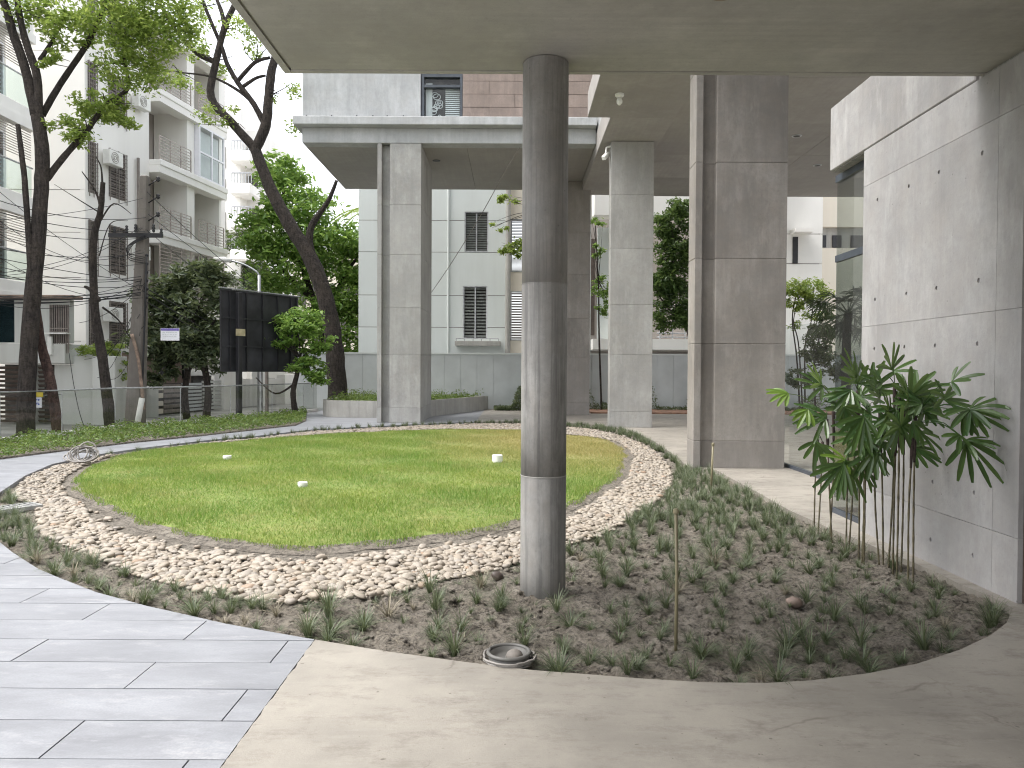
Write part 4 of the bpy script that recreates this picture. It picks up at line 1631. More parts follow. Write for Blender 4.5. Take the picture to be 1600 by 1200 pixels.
bb = thing('beige_building', 'beige building with a grey window band seen beside the glass corner', 'building', (15, 34, 0))
FB = lambda u, w, z: (u, 34 - w, z)
bxm = lambda px: P(px, 578, 34).x
bzm = lambda py: P(803, py, 34).z
MB().fbox(FB, bxm(1272), bxm(1500), -4, 0, -.3, bzm(385)).fbox(FB, bxm(1272), bxm(1500), -4, 0, bzm(352), 13).build('wall', M['cream'], bb)
MB().fbox(FB, bxm(1272), bxm(1500), -4, -.25, bzm(385), bzm(352)).build('window_band', M['planter'], bb)
for a, b in ((1278, 1291), (1301, 1315), (1330, 1350)):
    MB().fbox(FB, bxm(a), bxm(b), -.25, -.18, bzm(383), bzm(364)).build('window', M['dark'], bb)


# ------------------------------------------------------------------ trees and shrubs
def tree(name, label, mat, bark, trunk, branches, clumps, leaf, cat='tree', group=None, asp=0.42):
    """trunk/branches: list of (points, r0, r1); clumps: (centre, radius xyz, count)"""
    base = trunk[0][0][0]
    root = thing(name, label, cat, base, group)
    m_ = MB()
    for pts, r0, r1 in trunk:
        q = catmull(pts, 6)
        rr = [r0 + (r1 - r0) * (i / (len(q) - 1)) for i in range(len(q))]
        m_.tube(q, rr, 12, jit=0.14)
    m_.build('trunk', bark, root, smooth=True)
    if branches:
        m_ = MB()
        for pts, r0, r1 in branches:
            q = catmull(pts, 5)
            rr = [r0 + (r1 - r0) * (i / (len(q) - 1)) for i in range(len(q))]
            if r0 > 0.024:
                MB().tube(q, rr, 9, jit=0.12).build('branch', bark, root, smooth=True)
            else:
                m_.tube(q, rr, 6, jit=0.1)
        if m_.v:
            m_.build('twigs', bark, root, smooth=True, kind='stuff')
    xs, ys, zs_ = [], [], []
    for c, rad, n_ in clumps:
        # sub-clumps give an uneven outline with gaps
        k = max(3, n_ // 45)
        u = nr.normal(0, 1, (k, 3))
        u /= np.linalg.norm(u, axis=1)[:, None]
        sub = u * (nr.uniform(0.25, 1, (k, 1)) ** 0.5) * np.array(rad)
        w = nr.integers(0, k, n_)
        srad = np.mean(rad) * 0.21
        pt_ = sub[w] + nr.normal(0, 1, (n_, 3)) * srad * np.array([1, 1, 0.6])
        xs.append(c[0] + pt_[:, 0])
        ys.append(c[1] + pt_[:, 1])
        zs_.append(c[2] + pt_[:, 2])
    if xs:
        x, y, z = map(np.concatenate, (xs, ys, zs_))
        V, F = leaf_cloud(x, y, z, nr.uniform(leaf * 0.65, leaf * 1.35, len(x)), asp=asp)
        link('crown', np_mesh('crown', V, F), mat, root)
    return root


def twigs(clumps, src, r=0.012):
    out = []
    for c, rad, n_ in clumps:
        s = min(src, key=lambda q: (Vector(q) - Vector(c)).length)
        for k in range(4):
            e = Vector(c) + Vector((rnd.uniform(-1, 1) * rad[0], rnd.uniform(-1, 1) * rad[1], rnd.uniform(-.7, .9) * rad[2]))
            mid = Vector(s).lerp(e, .5) + Vector((rnd.uniform(-.1, .1), rnd.uniform(-.1, .1), rnd.uniform(-.05, .15)))
            out.append(([s, mid, e], r * 1.6, r * 0.4))
    return out


Yt = 19.0
q = lambda x, y, dy=0: P(x, y, Yt + dy)
trk = [([G(36, 712, -.35) * 1.0, q(42, 600), q(50, 480), q(62, 330), q(66, 240), q(58, 180)], 0.27, 0.20)]
base = P(40, 680, Yt)
trk = [([Vector((base.x, Yt, -.36)), q(42, 600), q(50, 480), q(62, 330), q(66, 240), q(58, 180)], 0.215, 0.14)]
br = [([q(56, 180), q(40, 110), q(20, 50), q(5, 0), q(-30, -80)], 0.125, 0.075),
      ([q(60, 185), q(58, 120), q(42, 70), q(30, 20), q(20, -60)], 0.105, 0.065),
      ([q(66, 180, .2), q(95, 130, .3), q(140, 62, .2), q(165, 0, 0), q(180, -60)], 0.085, 0.045),
      ([q(73, 280, .1), q(100, 245, .3), q(135, 205, .5), q(165, 165, .6), q(200, 138, .7), q(195, 100, .7), q(193, 60, .7)], 0.085, 0.03),
      ([q(62, 95), q(78, 70), q(95, 40)], 0.06, 0.025),
      ([q(52, 480, -.1), q(40, 300, -.2), q(35, 250, -.25), q(28, 195, -.2)], 0.075, 0.055)]
cl = [((q(110, 205, .3)), (0.5, .5, .35), 650), ((q(150, 165, .6)), (.65, .5, .35), 900), ((q(190, 180, .6)), (.45, .4, .3), 520), ((q(210, 110, .6)), (.9, .7, .5), 1700),
      ((q(255, 60, .5)), (.85, .7, .5), 1500), ((q(170, 40, .2)), (1.1, .8, .5), 1900), ((q(95, 45)), (.6, .6, .5), 900), ((q(235, 15, .3)), (1.2, .8, .5), 1900), ((q(300, -60)), (1.6, 1, .7), 1600),
      ((q(30, 10)), (.8, .6, .4), 700), ((q(80, 95)), (.35, .3, .25), 260), ((q(40, -70)), (1.5, 1.2, .6), 1200), ((q(160, -60)), (1.5, 1.2, .6), 1500)]
src = [p for b in br for p in b[0]]
tree('street_tree', 'tall dark-trunked tree with light green leaves at the far left', M['leaf_light'], M['bark'], trk, br + twigs(cl, src), cl, 0.13, asp=0.45)
# dead trunks beside it
tree('dead_trunk', 'leaning reddish dead trunk beside the tall left tree', None, M['bark_red'], [([Vector((P(92, 690, 19.4).x, 19.4, -.36)), P(80, 600, 19.4), P(65, 540, 19.4), P(56, 480, 19.3)], 0.13, 0.10)], [], [], .1, 'tree trunk')
b3 = [([P(156, 470, 21), P(140, 452, 21), P(132, 448, 21)], .06, .035), ([P(158, 330, 21), P(150, 300, 21), P(128, 268, 21)], .04, .012), ([P(160, 290, 21), P(158, 262, 21), P(150, 245, 21)], .03, .01),
      ([P(157, 345, 21), P(178, 318, 21), P(205, 334, 21)], .025, .008), ([P(152, 330, 21), P(120, 310, 21), P(85, 288, 21)], .02, .006), ([P(160, 480, 21), P(185, 500, 21.3), P(205, 530, 21.5)], .03, .01),
      ([P(155, 400, 21), P(172, 350, 21), P(200, 345, 21)], .02, .006)]
tree('bare_trunk', 'thin bare grey trunk left of the utility pole', None, M['bark'], [([Vector((P(172, 672, 21).x, 21, -.36)), P(170, 640, 21), P(160, 560, 21), P(148, 480, 21), P(146, 380, 21), P(157, 330, 21), P(161, 285, 21)], .16, .06)], b3, [], .1, 'tree trunk')

# large leaning tree in front of the planter, bare limbs, sparse top
Yt = 27.5
q = lambda x, y, dy=0: P(x, y, Yt + dy)
b0 = P(528, 640, Yt)
trk = [([Vector((b0.x, Yt, .2)), q(524, 560), q(512, 480), q(488, 410), q(452, 350), q(425, 300), q(398, 232)], .36, .185)]
br = [([q(398, 235), q(415, 195), q(420, 150), q(425, 108), q(440, 60), q(452, 0)], .19, .12), ([q(398, 232), q(365, 195), q(330, 152), q(338, 95), q(352, 40), q(370, 0), q(390, -50)], .16, .08),
      ([q(338, 98), q(310, 85), q(285, 60), q(258, 22), q(240, -20)], .09, .05), ([q(414, 195), q(396, 162), q(372, 130), q(355, 100), q(345, 70), q(320, 10), q(310, -30)], .11, .05),
      ([q(370, 128), q(398, 98), q(422, 90)], .08, .05), ([q(395, 160), q(370, 140), q(330, 120), q(280, 113)], .07, .02), ([q(380, 135), q(400, 122), q(415, 118)], .07, .04),
      ([q(496, 425), q(484, 385), q(486, 355), q(502, 330), q(514, 312), q(526, 282)], .17, .055), ([q(352, 45), q(345, 15), q(330, -20)], .09, .05)]
cl = [(q(345, 185), (.9, .8, .4), 300), (q(370, 45), (1.2, .8, .5), 380), (q(400, 70), (.8, .8, .4), 260), (q(330, 95), (.8, .8, .5), 240), (q(300, 130), (.8, .8, .4), 240), (q(450, 150), (.7, .7, .5), 150),
      (q(440, 190), (.8, .7, .5), 130), (q(290, 20), (1.6, 1, .7), 420), (q(310, -40), (2.4, 1.4, 1), 600), (q(390, -40), (2.2, 1.4, 1), 520), (q(285, 75), (.7, .7, .4), 180)]
src = [p for b in br for p in b[0]]
tree('leaning_tree', 'big dark tree leaning left, with bare forked limbs beside the planter', M['leaf_light'], M['bark'], trk, br + twigs(cl, src, .014), cl, 0.15)

# bright green tree behind
Yt = 37
q = lambda x, y, dy=0: P(x, y, Yt + dy)
b0 = P(505, 620, Yt)
cl = [(q(440, 275), (1.2, 1.3, .9), 1240), (q(470, 330), (1.8, 1.6, 1.1), 2108), (q(415, 370), (1.5, 1.6, 1.2), 1860), (q(520, 380), (2.0, 1.8, 1.2), 2604), (q(560, 410), (1.4, 1.6, 1.3), 1860),
      (q(450, 420), (2.2, 1.8, 1.2), 2232), (q(555, 460), (1.6, 1.6, 1.3), 1860), (q(540, 520), (1.8, 1.6, 1.5), 1860), (q(480, 480), (2, 1.6, 1.4), 1612)]
br = [([q(505, 520), q(480, 440), q(450, 340), q(440, 280)], .2, .05), ([q(505, 500), q(540, 430), q(560, 400)], .15, .05), ([q(500, 480), q(440, 420), q(410, 370)], .14, .04)]
tree('green_tree', 'dense bright green tree behind the leaning trunk', M['leaf_mid'], M['bark'], [([Vector((b0.x, Yt, -.36)), q(508, 560), q(505, 490)], .35, .22)], br, cl, 0.30)
Yt = 44
b0 = P(372, 600, Yt)
cl = [(q(368, 380, 7), (1.6, 1.6, 1.2), 2600), (q(355, 430, 7), (1.4, 1.6, 1.3), 2200), (q(395, 440, 7), (1.5, 1.6, 1.5), 2400), (q(372, 490, 7), (1.8, 1.6, 1.4), 2000)]
tree('dark_tree', 'dark green tree between the balcony block and the billboard', M['leaf_dark'], M['bark'], [([Vector((b0.x, Yt, -.36)), q(370, 520, 7), q(370, 430, 7)], .3, .12)], [], cl, 0.32)

# two dark street trees beside the utility pole
for (tx, side, lab, cls) in ((292, -1, 'dark-leaved small tree behind the white notice board', [((262, 470), (1.0, 1, .8), 1150), ((290, 440), (1.0, 1, .6), 800), ((255, 530), (1.1, 1, .8), 1150), ((285, 510), (1.0, 1, .9), 1150), ((250, 580), (.45, .6, .6), 260), ((245, 560), (.6, .6, .5), 320)]),
                             (322, 1, 'dark-leaved small tree just left of the billboard', [((322, 460), (.9, 1, .8), 1050), ((318, 520), (.9, 1, .9), 1150), ((335, 560), (.6, .8, .5), 480), ((305, 545), (.7, .8, .6), 550), ((330, 430), (.7, .8, .5), 420)])):
    Yt = 28.0 if side < 0 else 27.2
    cl = [(P(c[0], c[1], Yt), r, n_) for c, r, n_ in cls]
    b0 = P(tx, 650, Yt)
    top = P(tx - 8 * side, 545, Yt)
    br = [([top, P(tx - 20, 500, Yt), cl[0][0]], .09, .03), ([top, P(tx + 12, 500, Yt), cl[1][0]], .09, .03)]
    tree('small_tree', lab, M['leaf_dark'], M['bark'], [([Vector((b0.x, Yt, -.36)), P(tx + 3 * side, 610, Yt), top], .14, .09)], br + twigs(cl, [top, cl[0][0], cl[1][0]]), cl, 0.30, asp=0.34)
# small light tree right of the billboard
Yt = 24.6
cl = [(P(470, 505, Yt), (.8, .6, .4), 1700), (P(440, 530, Yt), (.6, .5, .25), 700), (P(490, 535, Yt), (.6, .5, .4), 1000), (P(480, 570, Yt), (.55, .5, .35), 800), (P(445, 505, Yt), (.4, .4, .2), 350), (P(500, 590, Yt), (.5, .5, .3), 500)]
tr0 = P(462, 645, Yt)
top = P(470, 560, Yt)
tree('small_tree', 'light green small tree in front of the right end of the billboard', M['leaf_mid'], M['bark'], [([Vector((tr0.x, Yt, 0.0)), P(458, 615, Yt), P(464, 585, Yt), top], .10, .06)], [([P(460, 600, Yt), P(430, 615, Yt - .2), P(400, 590, Yt)], .04, .015)] + twigs(cl, [top]), cl, 0.16)

# trees behind the piers on the right
Yt = 28.4
cl = [(P(1050, 350, Yt), (.7, .5, .6), 1700), (P(1060, 400, Yt), (.9, .6, .7), 2600), (P(1040, 440, Yt), (.7, .6, .5), 2000), (P(1065, 470, Yt), (.9, .6, .6), 2200), (P(1065, 325, Yt), (.6, .5, .35), 900), (P(1045, 500, Yt), (.8, .6, .4), 1300), (P(1130, 400, Yt), (1.2, .6, 1.2), 900)]
b0 = P(1085, 630, Yt)
tree('garden_tree', 'dark bushy tree between the slim pier and the wide pier', M['leaf_garden'], M['bark'], [([Vector((b0.x, Yt, 0.02)), P(1080, 540, Yt), P(1062, 480, Yt)], .09, .05)],
     [([P(1070, 510, Yt), P(1035, 470, Yt), P(1020, 440, Yt)], .04, .015)] + twigs(cl, [P(1062, 480, Yt), P(1055, 420, Yt)]), cl, 0.17)
cl = [(P(940, 450, Yt), (.45, .4, .5), 600), (P(930, 350, Yt), (.3, .3, .3), 200), (P(930, 395, Yt), (.35, .3, .3), 200), (P(945, 480, Yt), (.4, .4, .3), 350)]
b0 = P(940, 630, Yt)
tree('garden_tree', 'slender leafy sapling seen left of the slim pier', M['leaf_mid'], M['bark'], [([Vector((b0.x, Yt, 0.02)), P(936, 520, Yt), P(935, 440, Yt), P(930, 350, Yt)], .04, .015)], twigs(cl, [P(935, 440, Yt)], .008), cl, 0.13)
cl = [(P(800, 385, Yt), (.55, .4, .3), 420), (P(780, 355, Yt), (.3, .3, .2), 90), (P(795, 312, Yt), (.55, .4, .12), 200), (P(812, 395, Yt), (.4, .4, .3), 300), (P(850, 360, Yt), (.8, .5, .6), 600)]
b0 = P(850, 640, Yt)
tree('garden_tree', 'young tree with bright leaves half hidden behind the round column', M['leaf_light'], M['bark'], [([Vector((b0.x, Yt, 0.02)), P(848, 500, Yt), P(850, 400, Yt), P(845, 320, Yt)], .06, .025)], twigs(cl, [P(848, 400, Yt), P(848, 330, Yt)], .009), cl, 0.15)
cl = [(P(1250, 455, Yt), (.8, .4, .4), 1100), (P(1275, 455, Yt), (.7, .4, .4), 900), (P(1240, 475, Yt), (.5, .4, .3), 500), (P(1262, 500, Yt), (.7, .4, .4), 300)]
b0 = P(1250, 628, Yt)
br = [([Vector((b0.x + .1, Yt, 0.02)), P(1248, 540, Yt), P(1240, 500, Yt), P(1252, 455, Yt)], .03, .012), ([Vector((b0.x + .2, Yt, 0.02)), P(1258, 540, Yt), P(1268, 500, Yt), P(1272, 450, Yt)], .03, .012), ([P(1250, 560, Yt), P(1270, 510, Yt), P(1285, 480, Yt)], .02, .008)]
tree('garden_shrub', 'wiry shrub with pale leaves right of the wide pier', M['leaf_light'], M['bark'], [([Vector((b0.x, Yt, 0.02)), P(1245, 560, Yt), P(1238, 500, Yt), P(1244, 460, Yt)], .035, .015)], br, cl, 0.13, 'shrub')


cl = [(P(1268, 545, 26), (.55, .35, .45), 800), (P(1290, 510, 26), (.5, .35, .5), 800), (P(1250, 590, 26), (.5, .3, .35), 600), (P(1300, 570, 26), (.6, .35, .6), 800)]
b0 = P(1275, 620, 26)
tree('garden_shrub', 'dark leafy shrub in front of the fan palm and grey boundary wall', M['leaf_dark'], M['bark'], [([Vector((b0.x, 26, 0.005)), P(1272, 570, 26), P(1282, 520, 26)], .04, .02)], twigs(cl, [P(1272, 570, 26), P(1282, 520, 26)], .008), cl, 0.15, 'shrub')


def ribbon(m_, pts, widths, up):
    """strap leaf folded along its midrib"""
    vs, fs = [], []
    n = len(pts)
    for i in range(n):
        d = (pts[min(i + 1, n - 1)] - pts[max(i - 1, 0)]).normalized()
        s = d.cross(up)
        if s.length < 1e-4:
            s = Vector((1, 0, 0))
        s = s.normalized() * widths[i] / 2
        nn = s.cross(d).normalized() * widths[i] * 0.16
        vs += [pts[i] - s + nn, pts[i], pts[i] + s + nn]
    for i in range(n - 1):
        a = i * 3
        fs += [(a, a + 1, a + 4, a + 3), (a + 1, a + 2, a + 5, a + 4)]
    m_.add(vs, fs)


def fan_leaf(c, d, up, size, nl, droop, spread, wid, segs=5, blunt=True):
    m_ = MB()
    c, d = Vector(c), Vector(d).normalized()
    s = d.cross(Vector(up)).normalized()
    up = s.cross(d).normalized()
    for k in range(nl):
        f = 0 if nl == 1 else (k / (nl - 1) * 2 - 1)
        a = f * spread + rnd.uniform(-.06, .06)
        L = size * (1 - 0.25 * abs(f) ** 1.5) * rnd.uniform(.9, 1.08)
        dir_ = d * math.cos(a) + s * math.sin(a) + up * rnd.uniform(-.12, .18)
        pts, ws = [], []
        dr_ = droop * rnd.uniform(.6, 1.4)
        for i in range(segs + 1):
            t = i / segs
            pts.append(c + dir_ * L * t + Vector((0, 0, -dr_ * L * t * t)))
            w = math.sin(min(1, t * 1.15 + .12) * math.pi * 0.62) if t < .999 else (0.45 if blunt else 0.1)
            ws.append(wid * max(.12, w))
        ribbon(m_, pts, ws, up)
    return m_


# fan palm behind the glass
fp = P(1322, 600, 20)
fpt = thing('fan_palm', 'tall fan palm seen beyond the glass corner', 'palm', (fp.x, fp.y, 0.03))
top = P(1325, 490, 20)
MB().tube(catmull([Vector((fp.x, 20, .005)), P(1322, 550, 20), top], 5), [.13 - .003 * i for i in range(11)], 10, jit=.2).build('trunk', M['bark'], fpt, smooth=True)
for k in range(24):
    a = rnd.uniform(0, 6.28)
    e = rnd.uniform(-.7, .95)
    d = Vector((math.cos(a) * math.cos(e), math.sin(a) * math.cos(e), math.sin(e)))
    c = top + d * rnd.uniform(.5, .8)
    m_ = fan_leaf(c, d, (0.1, 0.1, 1), .66, 20, .5, 1.7, .04, 3, False)
    m_.tube([top, top.lerp(c, .5) + Vector((0, 0, .05)), c], .015, 5)
    m_.build('leaf', M['palm_dark'], fpt)

# lady palms by the wall -----------------------------------------------
LEAVES = [  # px, py of hub, direction in the picture (dx, dy), depth, size, clump, leaflets, young
    (1232, 615, (-1, .05), 6.3, .22, 0, 6, 1), (1285, 605, (-1, -.35), 6.2, .26, 0, 7, 0), (1282, 600, (-.7, -1), 6.2, .24, 0, 5, 1), (1292, 648, (-1, .05), 6.1, .27, 0, 6, 0), (1290, 655, (-1, .5), 6.1, .26, 0, 5, 0),
    (1300, 640, (.4, -.6), 6.0, .22, 0, 6, 0), (1262, 640, (-.5, .5), 6.3, .2, 0, 5, 1), (1275, 690, (-.2, 1), 6.2, .2, 0, 5, 0), (1300, 620, (-.3, -.2), 6.4, .22, 0, 7, 0),
    (1338, 590, (-.5, -1), 5.9, .26, 1, 6, 0), (1340, 600, (.1, -1), 5.9, .22, 1, 6, 0), (1345, 620, (.9, -.4), 5.9, .22, 1, 6, 0), (1322, 640, (-.8, -.1), 5.8, .24, 1, 7, 0), (1350, 650, (-.2, .4), 5.6, .24, 1, 7, 0),
    (1318, 725, (-.7, .9), 5.6, .27, 1, 8, 0), (1322, 720, (.2, 1), 5.6, .28, 1, 7, 0), (1320, 718, (-1, -.1), 5.5, .22, 1, 4, 1), (1345, 680, (-1, .5), 5.6, .26, 1, 6, 0), (1348, 720, (.3, 1), 5.5, .25, 1, 6, 0),
    (1360, 610, (.2, -.4), 5.9, .24, 1, 7, 0), (1370, 640, (.5, .3), 5.7, .22, 1, 7, 0), (1335, 665, (-.5, .1), 5.9, .22, 1, 7, 0), (1355, 700, (.8, .8), 5.5, .25, 1, 6, 0),
    (1393, 578, (-.2, -1), 5.8, .27, 2, 6, 0), (1395, 580, (1, -.35), 5.8, .2, 2, 4, 0), (1378, 600, (-.8, -.4), 5.8, .2, 2, 5, 0), (1421, 622, (.3, -1), 5.5, .28, 2, 7, 0), (1420, 625, (-.7, -.8), 5.5, .24, 2, 5, 0), (1425, 620, (1, -.9), 5.5, .22, 2, 5, 0),
    (1400, 640, (-.3, .2), 5.5, .24, 2, 7, 0), (1405, 660, (.2, .8), 5.4, .24, 2, 7, 0), (1440, 640, (.9, .2), 5.5, .22, 2, 6, 0), (1385, 660, (-.8, .4), 5.5, .24, 2, 6, 0), (1425, 660, (.6, .9), 5.4, .2, 2, 6, 0), (1380, 690, (.3, 1), 5.4, .26, 2, 6, 0),
    (1368, 700, (-.5, 1), 5.4, .28, 2, 6, 0), (1475, 622, (-.7, -1), 5.4, .17, 2, 4, 0), (1475, 625, (1, .2), 5.4, .2, 2, 5, 0), (1487, 597, (1, -.5), 5.3, .24, 2, 5, 0),
    (1522, 640, (1, -.1), 5.25, .30, 2, 6, 0), (1520, 642, (1, .5), 5.25, .28, 2, 5, 0), (1515, 640, (-.9, .3), 5.25, .2, 2, 5, 0), (1505, 650, (.1, 1), 5.25, .16, 2, 4, 0),
    (1510, 690, (.5, 1), 5.2, .28, 2, 8, 0), (1508, 688, (1, .2), 5.2, .22, 2, 5, 0), (1500, 680, (-.7, .5), 5.2, .16, 2, 4, 0)]
# fillers inside the crown
for k in range(20):
    cx2 = rnd.uniform(1265, 1450)
    LEAVES.append((cx2, rnd.uniform(600, 700), (rnd.uniform(-1, 1), rnd.uniform(-.8, 1)), rnd.uniform(5.4, 6.3), rnd.uniform(.18, .25), 0 if cx2 < 1305 else (1 if cx2 < 1372 else 2), rnd.randint(5, 8), 0))
CANES = {0: [(1272, 832, 1278, 672), (1278, 838, 1285, 690), (1296, 848, 1302, 640), (1300, 852, 1292, 655)],
         1: [(1322, 862, 1328, 640), (1326, 866, 1338, 620), (1342, 876, 1340, 610), (1347, 880, 1350, 680), (1350, 882, 1355, 640)],
         2: [(1374, 884, 1366, 700), (1380, 890, 1375, 640), (1388, 892, 1398, 600), (1395, 902, 1402, 640), (1401, 908, 1405, 620), (1408, 896, 1412, 640), (1419, 918, 1428, 660), (1427, 915, 1430, 650)]}
PAL_LAB = ['leftmost clump of the fan-leaved palms by the concrete wall', 'middle clump of the fan-leaved palms, nearest the walkway line', 'rightmost and tallest clump of fan-leaved palms against the concrete wall']
for ci in range(3):
    b0 = G(CANES[ci][0][0], CANES[ci][0][1])
    root = thing('lady_palm', PAL_LAB[ci], 'palm', (b0.x, b0.y, -.05))
    tops = []
    for (bx_, by_, tx_, ty_) in CANES[ci]:
        b = G(bx_, by_, -.06)
        tp_ = P(tx_, ty_, b.y + rnd.uniform(-.05, .1))
        tops.append(tp_)
        mid = b.lerp(tp_, .5) + Vector((rnd.uniform(-.02, .02), rnd.uniform(-.02, .02), 0))
        pts = catmull([b, mid, tp_], 10)
        rr = []
        for i in range(len(pts)):
            rr.append(0.0065 + (0.0018 if i % 3 == 0 else 0) + (0.004 if i > 0.72 * len(pts) else 0))
        MB().tube(pts[:15], rr[:15], 7).build('cane', M['cane'], root, smooth=True)
        MB().tube(pts[14:], [r_ * 1.25 for r_ in rr[14:]], 7, jit=.4).build('sheath', M['sheath'], root, smooth=True)
    for (lx, ly, dr2, dp, sz, cidx, nl, young) in LEAVES:
        if cidx != ci:
            continue
        src_top = min(tops, key=lambda t: (t - P(lx, ly, t.y)).length)
        Yl = 0.5 * dp + 0.5 * src_top.y + rnd.uniform(-.12, .12)
        if lx > 1460:
            Yl = dp
        c = P(lx, ly, Yl)
        if c.x > WX - 0.16:
            c.x = WX - 0.16
        d = Vector((dr2[0], rnd.uniform(-.45, .2) - .1, -dr2[1])).normalized()
        if lx > 1480:
            d.x = min(d.x, .45)
            d.y -= .55
            d.normalize()
        up = Vector((rnd.uniform(-.3, .3), -0.75, 0.8))
        m_ = fan_leaf(c, d, up, sz * rnd.uniform(.9, 1.18), nl, rnd.uniform(.02, .26), rnd.uniform(.8, 1.3), .037)
        for i_, v_ in enumerate(m_.v):
            if v_[0] > WX - 0.012:
                m_.v[i_] = (WX - 0.012, v_[1], v_[2])
        mid = src_top.lerp(c, .55) + Vector((0, 0, .06))
        m_.tube(catmull([src_top, mid, c], 4), 0.0032, 4)
        m_.build('leaf', M['palm_young'] if young else M['palm'], root)

# ------------------------------------------------------------------ small things in the garden
b = G(1056, 1000)
gp_ = thing('garden_stake', 'thin olive metal stake with a small cap standing in the tufts', 'stake', (b.x, b.y, -.05))
h_ = P(1054, 800, b.y).z
MB().tube([(b.x, b.y, -.06), (b.x + .002, b.y, h_ * .5), (b.x - .006, b.y, h_)], .0095, 10).build('pipe', M['brass'], gp_, smooth=True)
MB().lathe((b.x - .006, b.y, h_ - .01), [(.012, 0), (.017, .004), (.017, .022), (.008, .03)], 12).build('cap', M['brass'], gp_)
b = G(1111, 765)
gp_ = thing('garden_stake', 'short thin stake near the foot of the wide pier', 'stake', (b.x, b.y, -.05))
MB().tube([(b.x, b.y, -.06), (b.x + .02, b.y, .56)], .014, 8).build('pipe', M['brass'], gp_, smooth=True)
MB().lathe((b.x + .02, b.y, .555), [(.016, 0), (.02, .004), (.02, .03), (.01, .04)], 10).build('cap', M['brass'], gp_)

b = G(795, 1027)
up_ = thing('ground_light', 'round ground light fitting with a domed centre at the bed edge', 'lamp', (b.x, b.y, -.05))
m_ = MB()
ring = lambda r, z, n=28: [(b.x + r * math.cos(a / n * 2 * math.pi), b.y + r * math.sin(a / n * 2 * math.pi), z) for a in range(n + 1)]
m_.tube(ring(.108, .028), .010, 8, False).build('rim', M['fitting'], up_, smooth=True)
MB().lathe((b.x, b.y, -.06), [(.106, 0), (.106, .083), (.097, .085), (.095, .06), (.02, .055)], 28).build('bowl', M['fitting'], up_, smooth=True)
MB().lathe((b.x + .03, b.y + .005, -.005), [(.045, 0), (.047, .012), (.038, .03), (.02, .042), (.002, .046)], 16).build('dome', M['poleconc'], up_, smooth=True)
m_ = MB()
for k in range(3):
    m_.tube([(p[0] + rnd.uniform(-.008, .008), p[1] - .012 + rnd.uniform(-.006, .006), p[2]) for p in ring(.122 + .006 * k, -.012 + .014 * k)], .006, 6, False)
m_.build('cable_loops', M['hose'], up_, smooth=True)

b = G(130, 722)
co = thing('cable_coil', 'bundle of coiled grey cable lying on the pebbles by the lawn', 'cable', (b.x, b.y, 0))
for k in range(11):
    r1, r2 = rnd.uniform(.13, .22), rnd.uniform(.10, .17)
    cxk, tilt, yaw = rnd.uniform(-.07, .07), rnd.uniform(.35, 1.35), rnd.uniform(-.6, .6)
    pts = []
    for a in range(21):
        t = a / 20 * 2 * math.pi
        v = Vector((r1 * math.cos(t) + cxk, r2 * math.sin(t) * math.cos(tilt), r2 * math.sin(t) * math.sin(tilt)))
        v = Matrix.Rotation(yaw, 3, 'Z') @ v
        pts.append((b.x + v.x, b.y + v.y, max(0.02, .03 + v.z + r2 * math.sin(tilt) * .85)))
    MB().tube(pts, .011, 6, False).build('loop', M['hose'], co, smooth=True)

for (px, py, lab, s_) in ((355, 721, 'small white capped fitting in the lawn, the far left one', .06), (473, 765, 'small white capped fitting in the lawn, the nearest one', .055), (777, 726, 'small white pipe stub in the dry part of the lawn beside the round column', .075)):
    b = G(px, py)
    tg = thing('lawn_fitting', lab, 'lawn fitting', (b.x, b.y, .02))
    MB().lathe((b.x, b.y, -.02), [(s_, 0), (s_, .07), (s_ * .9, .075)], 16).build('stub', M['pvc'], tg)
    MB().lathe((b.x, b.y, .056), [(s_ * 1.12, 0), (s_ * 1.12, .035 + (.06 if px > 700 else 0)), (s_ * 1.0, .04 + (.06 if px > 700 else 0))], 16).build('cap', M['pvc'], tg)

# drain grate at the left edge
b0, b1 = G(-20, 797), G(57, 787)
dg = thing('drain_grate', 'grey slotted drain grate at the left edge of the bed', 'drain', ((b0.x + b1.x) / 2, b0.y, 0))
d = (b1 - b0).normalized()
s = Vector((-d.y, d.x, 0))
Ld = (b1 - b0).length
m_ = MB()
for o_ in (-.13, .13):
    m_.bar(b0 + s * o_ + Vector((0, 0, -.015)), b1 + s * o_ + Vector((0, 0, -.015)), .03, .04)
m_.bar(b0 - s * .115 + Vector((0, 0, -.015)), b0 + s * .115 + Vector((0, 0, -.015)), .03, .04).bar(b1 - s * .115 + Vector((0, 0, -.015)), b1 + s * .115 + Vector((0, 0, -.015)), .03, .04)
m_.build('frame', M['grate'], dg)
n_ = 9
for k in range(1, n_):
    c = b0.lerp(b1, k / n_) + Vector((0, 0, -.004))
    MB().bar(c - s * .114, c + s * .114, .024, .012).build('bar', M['grate'], dg)
MB().bar(b0 - Vector((0, 0, .06)), b1 - Vector((0, 0, .06)), .24, .02).build('pit', M['dark'], dg)
# a clod and a pale stone lying in the bed
for (px, py, mat, r_, nm, lab, cat) in ((777, 894, M['wood'], .045, 'clod', 'dark lump of earth lying between pebbles and column', 'clod'), (1241, 934, M['stonewall'], .05, 'stone', 'pale brown stone lying among the tufts right of the stake', 'stone')):
    b = G(px, py)
    vv = IV2 * np.array([r_ * 1.2, r_, r_ * .8])
    vv = vv * (1 + nr.normal(0, .10, (len(vv), 1)))
    o = link(nm, np_mesh(nm, vv, IF2), mat, None, True)
    o.location = (b.x, b.y, -0.03)
    o.rotation_euler = (.2, .3, .8)
    tag(o, lab, cat)

